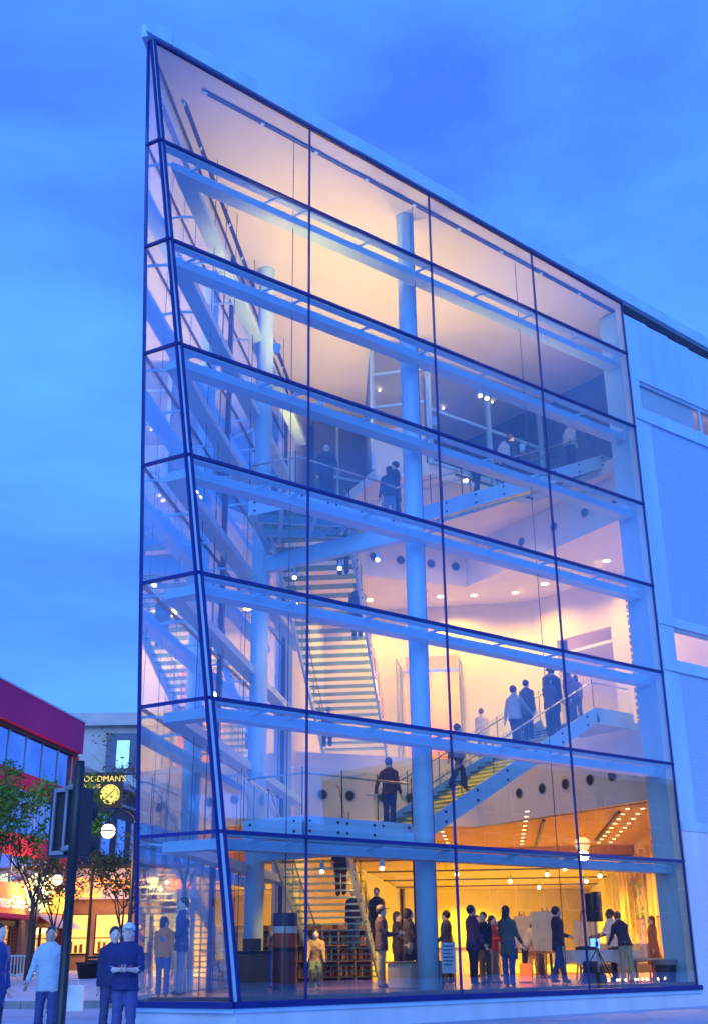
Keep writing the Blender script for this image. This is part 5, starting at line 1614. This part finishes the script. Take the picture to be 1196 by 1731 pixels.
# cafe fence, planters, benches
fe = thing('cafe_fence', 'low white picket fence around the cafe seats', 'fence', (7.3,30.9,0.93))
fa, fb = Vector((5.6,31.6,0)), Vector((8.2,31.0,0))
fdv = (fb-fa).normalized()
for z in (1.08,1.85):
    MB().bar((*fa.xy,z), (*fb.xy,z), 0.05, 0.06).build('rail', M['cladding'], fe)
for k in range(20):
    p = fa+(fb-fa)*(k+0.5)/20
    MB().bar((p.x,p.y,0.98), (p.x,p.y,1.82), 0.022, 0.045, up=fdv).build('picket', M['cladding'], fe)
for k in (0,0.5,1):
    p = fa+(fb-fa)*k
    MB().box(p.x-0.045,p.x+0.045,p.y-0.045,p.y+0.045,0.93,1.92).build('post', M['cladding'], fe)
for (x, y, lb) in ((8.3,26.3,'dark round planter by the slim tree'), (10.0,26.5,'dark round planter close to the lamp post')):
    t = thing('planter', lb, 'planter', (x,y,0.85), 0, 'dark planters on the pavement')
    MB().lathe((x,y,0.87), [(0.36,0),(0.50,0.62),(0.54,0.63),(0.54,0.70),(0.44,0.70)], 18).build('pot', M['dark'], t, smooth=True)
    MB().lathe((x,y,0.87), [(0.44,0.60),(0.44,0.66)], 16).build('soil', cmat((0.03,0.02,0.015)), t)
t = thing('street_bench', 'dark street bench between the planters', 'bench', (9.2,26.9,0.9))
for k in range(4):
    MB().bar((8.6,26.9+k*0.11,1.34),(9.8,26.6+k*0.11,1.34),0.08,0.03).build('slat', M['dark'], t)
for k in range(3):
    MB().bar((8.62,27.3,1.48+k*0.13),(9.82,27.0,1.48+k*0.13),0.03,0.09).build('back_slat', M['dark'], t)
for a in ((8.65,26.95),(9.75,26.68),(8.68,27.25),(9.78,26.98)):
    MB().box(a[0]-0.025,a[0]+0.025,a[1]-0.025,a[1]+0.025,0.9,1.33).build('leg', M['dark'], t)

# ------------------------------------------------------------------ trees
def leaf_mat(name, c, c2):
    m = mat(name, c, 0.6, 0, 0.3, 0.9)
    rp = [n for n in m.node_tree.nodes if n.type == 'VALTORGB'][0]
    rp.color_ramp.elements[0].color = (*c, 1)
    rp.color_ramp.elements[1].color = (*c2, 1)
    return m
M['leaf'] = leaf_mat('spring_leaves', (0.05,0.22,0.02), (0.20,0.34,0.04))
M['leaf2'] = leaf_mat('olive_leaves', (0.10,0.09,0.02), (0.20,0.17,0.05))
M['bark'] = mat('tree_bark', (0.07,0.055,0.05), 0.9, 0, 0.3, 5, 0.6, 25)
def tree(label, x, y, z, h, spread, seed, leaves, m, lsize=0.11, first=0.4):
    random.seed(seed)
    t = thing('street_tree', label, 'tree', (x,y,z), 0, 'slim street trees')
    tr, tips = MB(), []
    def grow(p, d, L, r, lev):
        pts, rs = [p], [r]
        q = p
        for i in range(4):
            d = (d+Vector((random.uniform(-1,1),random.uniform(-1,1),random.uniform(-0.35,0.5)))*0.16).normalized()
            q = q+d*L/4
            pts.append(q); rs.append(r*(1-0.16*(i+1)))
            if lev >= 1: tips.append((q, lev))
        tr.tube(pts, rs, 7 if lev < 2 else 5)
        if lev < 3:
            for i in range(4 if lev == 0 else 3):
                a = random.uniform(0, 2*math.pi)
                o = pts[random.choice((2,3,4))]
                nd = (d*0.55+Vector((math.cos(a),math.sin(a),random.uniform(0.1,0.6)))*spread).normalized()
                grow(o, nd, L*random.uniform(0.55,0.75), r*0.5, lev+1)
    base = Vector((x,y,z))
    tr.tube([base, base+Vector((0.03,0.02,h*first*0.5)), base+Vector((0.0,0.05,h*first))], [0.13,0.10,0.085], 9)
    for k in range(4):
        a = k*1.57+random.uniform(-0.4,0.4)
        grow(base+Vector((0,0.05,h*first*(0.82+0.06*k))), Vector((math.cos(a)*spread*0.8,math.sin(a)*spread*0.8,1)).normalized(), h*0.36, 0.05, 0)
    tr.build('trunk', M['bark'], t, smooth=True)
    cw = MB()
    tips = [tp for tp in tips if tp[1] >= 1]
    clumps = [random.choice(tips)[0] for _ in range(max(8, leaves//26))]
    for k in range(leaves):
        c = random.choice(clumps)+Vector((random.gauss(0,0.22),random.gauss(0,0.22),random.gauss(0,0.18)))
        u_ = Vector((random.uniform(-1,1),random.uniform(-1,1),random.uniform(-0.6,0.6))).normalized()
        v_ = u_.cross(Vector((random.uniform(-1,1),random.uniform(-1,1),random.uniform(-1,1)))).normalized()
        s_ = lsize*random.uniform(0.6,1.3)
        n_ = u_.cross(v_)*s_*0.18
        cw.add([c-u_*s_, c-v_*s_*0.5+n_, c+u_*s_, c+v_*s_*0.5+n_], [(0,1,2,3)])
    cw.build('crown', m, t)
    return t
tree('bushy green young tree with wide crown in front of the crimson shop', 5.9,26.7,0.9, 7.4, 0.6, 4, 2300, M['leaf'], 0.12, 0.42)
tree('green young tree at the left edge by the crimson shop', 4.2,27.6,0.9, 7.6, 0.62, 9, 1700, M['leaf'], 0.12, 0.45)
tree('slender olive leaved tree with lights before the neon jeweller', 9.61,26.16,0.9, 4.3, 0.5, 14, 1700, M['leaf2'], 0.09, 0.45)
tree('second slender olive leaved tree left of the neon jeweller', 10.4,34.5,1.0, 4.8, 0.5, 23, 1300, M['leaf2'], 0.10, 0.42)
tree('sparse bare twigged tree seen through the rear glass of the prow', 11.5,24.5,0.8, 9.6, 0.6, 31, 260, M['leaf2'], 0.09, 0.40)
tree('sparse tree seen low through the corner glass', 13.3,30.5,0.9, 8.0, 0.6, 37, 500, M['leaf2'], 0.10, 0.42)

# ------------------------------------------------------------------ across the street, seen only as reflections
for (x0, x1, h_, lb) in ((4,19,12.5,'dark office block opposite, mirrored low in the glass'), (19.4,40,9.0,'lower dark shop row opposite, mirrored low in the glass'), (40.5,70,14.5,'dark hotel block opposite at the far end of the street')):
    t = thing('opposite_building', lb, 'building', ((x0+x1)/2,-42,0.0), 0, 'buildings across the street')
    MB().box(x0,x1,-54,-40,0,h_).build('wall', M['dark_brick'], t)
    MB().box(x0-0.1,x1+0.1,-54.1,-39.7,h_+0.002,h_+0.4).build('cornice', M['beige'], t)
    z = 4.6
    while z < h_-2.2:
        x = x0+1.0
        while x < x1-1.8:
            fr = MB().box(x,x+1.4,-40.02,-39.93,z,z+1.9).build('window', M['beige'], t)
            MB().box(x+0.08,x+1.32,-39.93,-39.91,z+0.08,z+1.82).build('pane', M['dull_window'], fr)
            x += 2.6
        z += 3.2
    x = x0+0.8
    while x < x1-3:
        fr = MB().box(x,x+2.8,-40.02,-39.93,0.6,3.4).build('shop_window', M['dark'], t)
        MB().box(x+0.1,x+2.7,-39.93,-39.91,0.7,3.3).build('pane', M['dull_window'], fr)
        x += 4.2

# lettering becomes plain mesh
_txt = [o for o in scene.objects if o.type == 'FONT']
_dg = bpy.context.evaluated_depsgraph_get()
_dg.update()
for o in _txt:
    me = bpy.data.meshes.new_from_object(o.evaluated_get(_dg))
    n = bpy.data.objects.new('lettering', me)
    COL.objects.link(n)
    n.parent = o.parent
    n.matrix_local = o.matrix_local.copy()
    me.materials.clear()
    me.materials.append(o.data.materials[0])
    bpy.data.objects.remove(o)
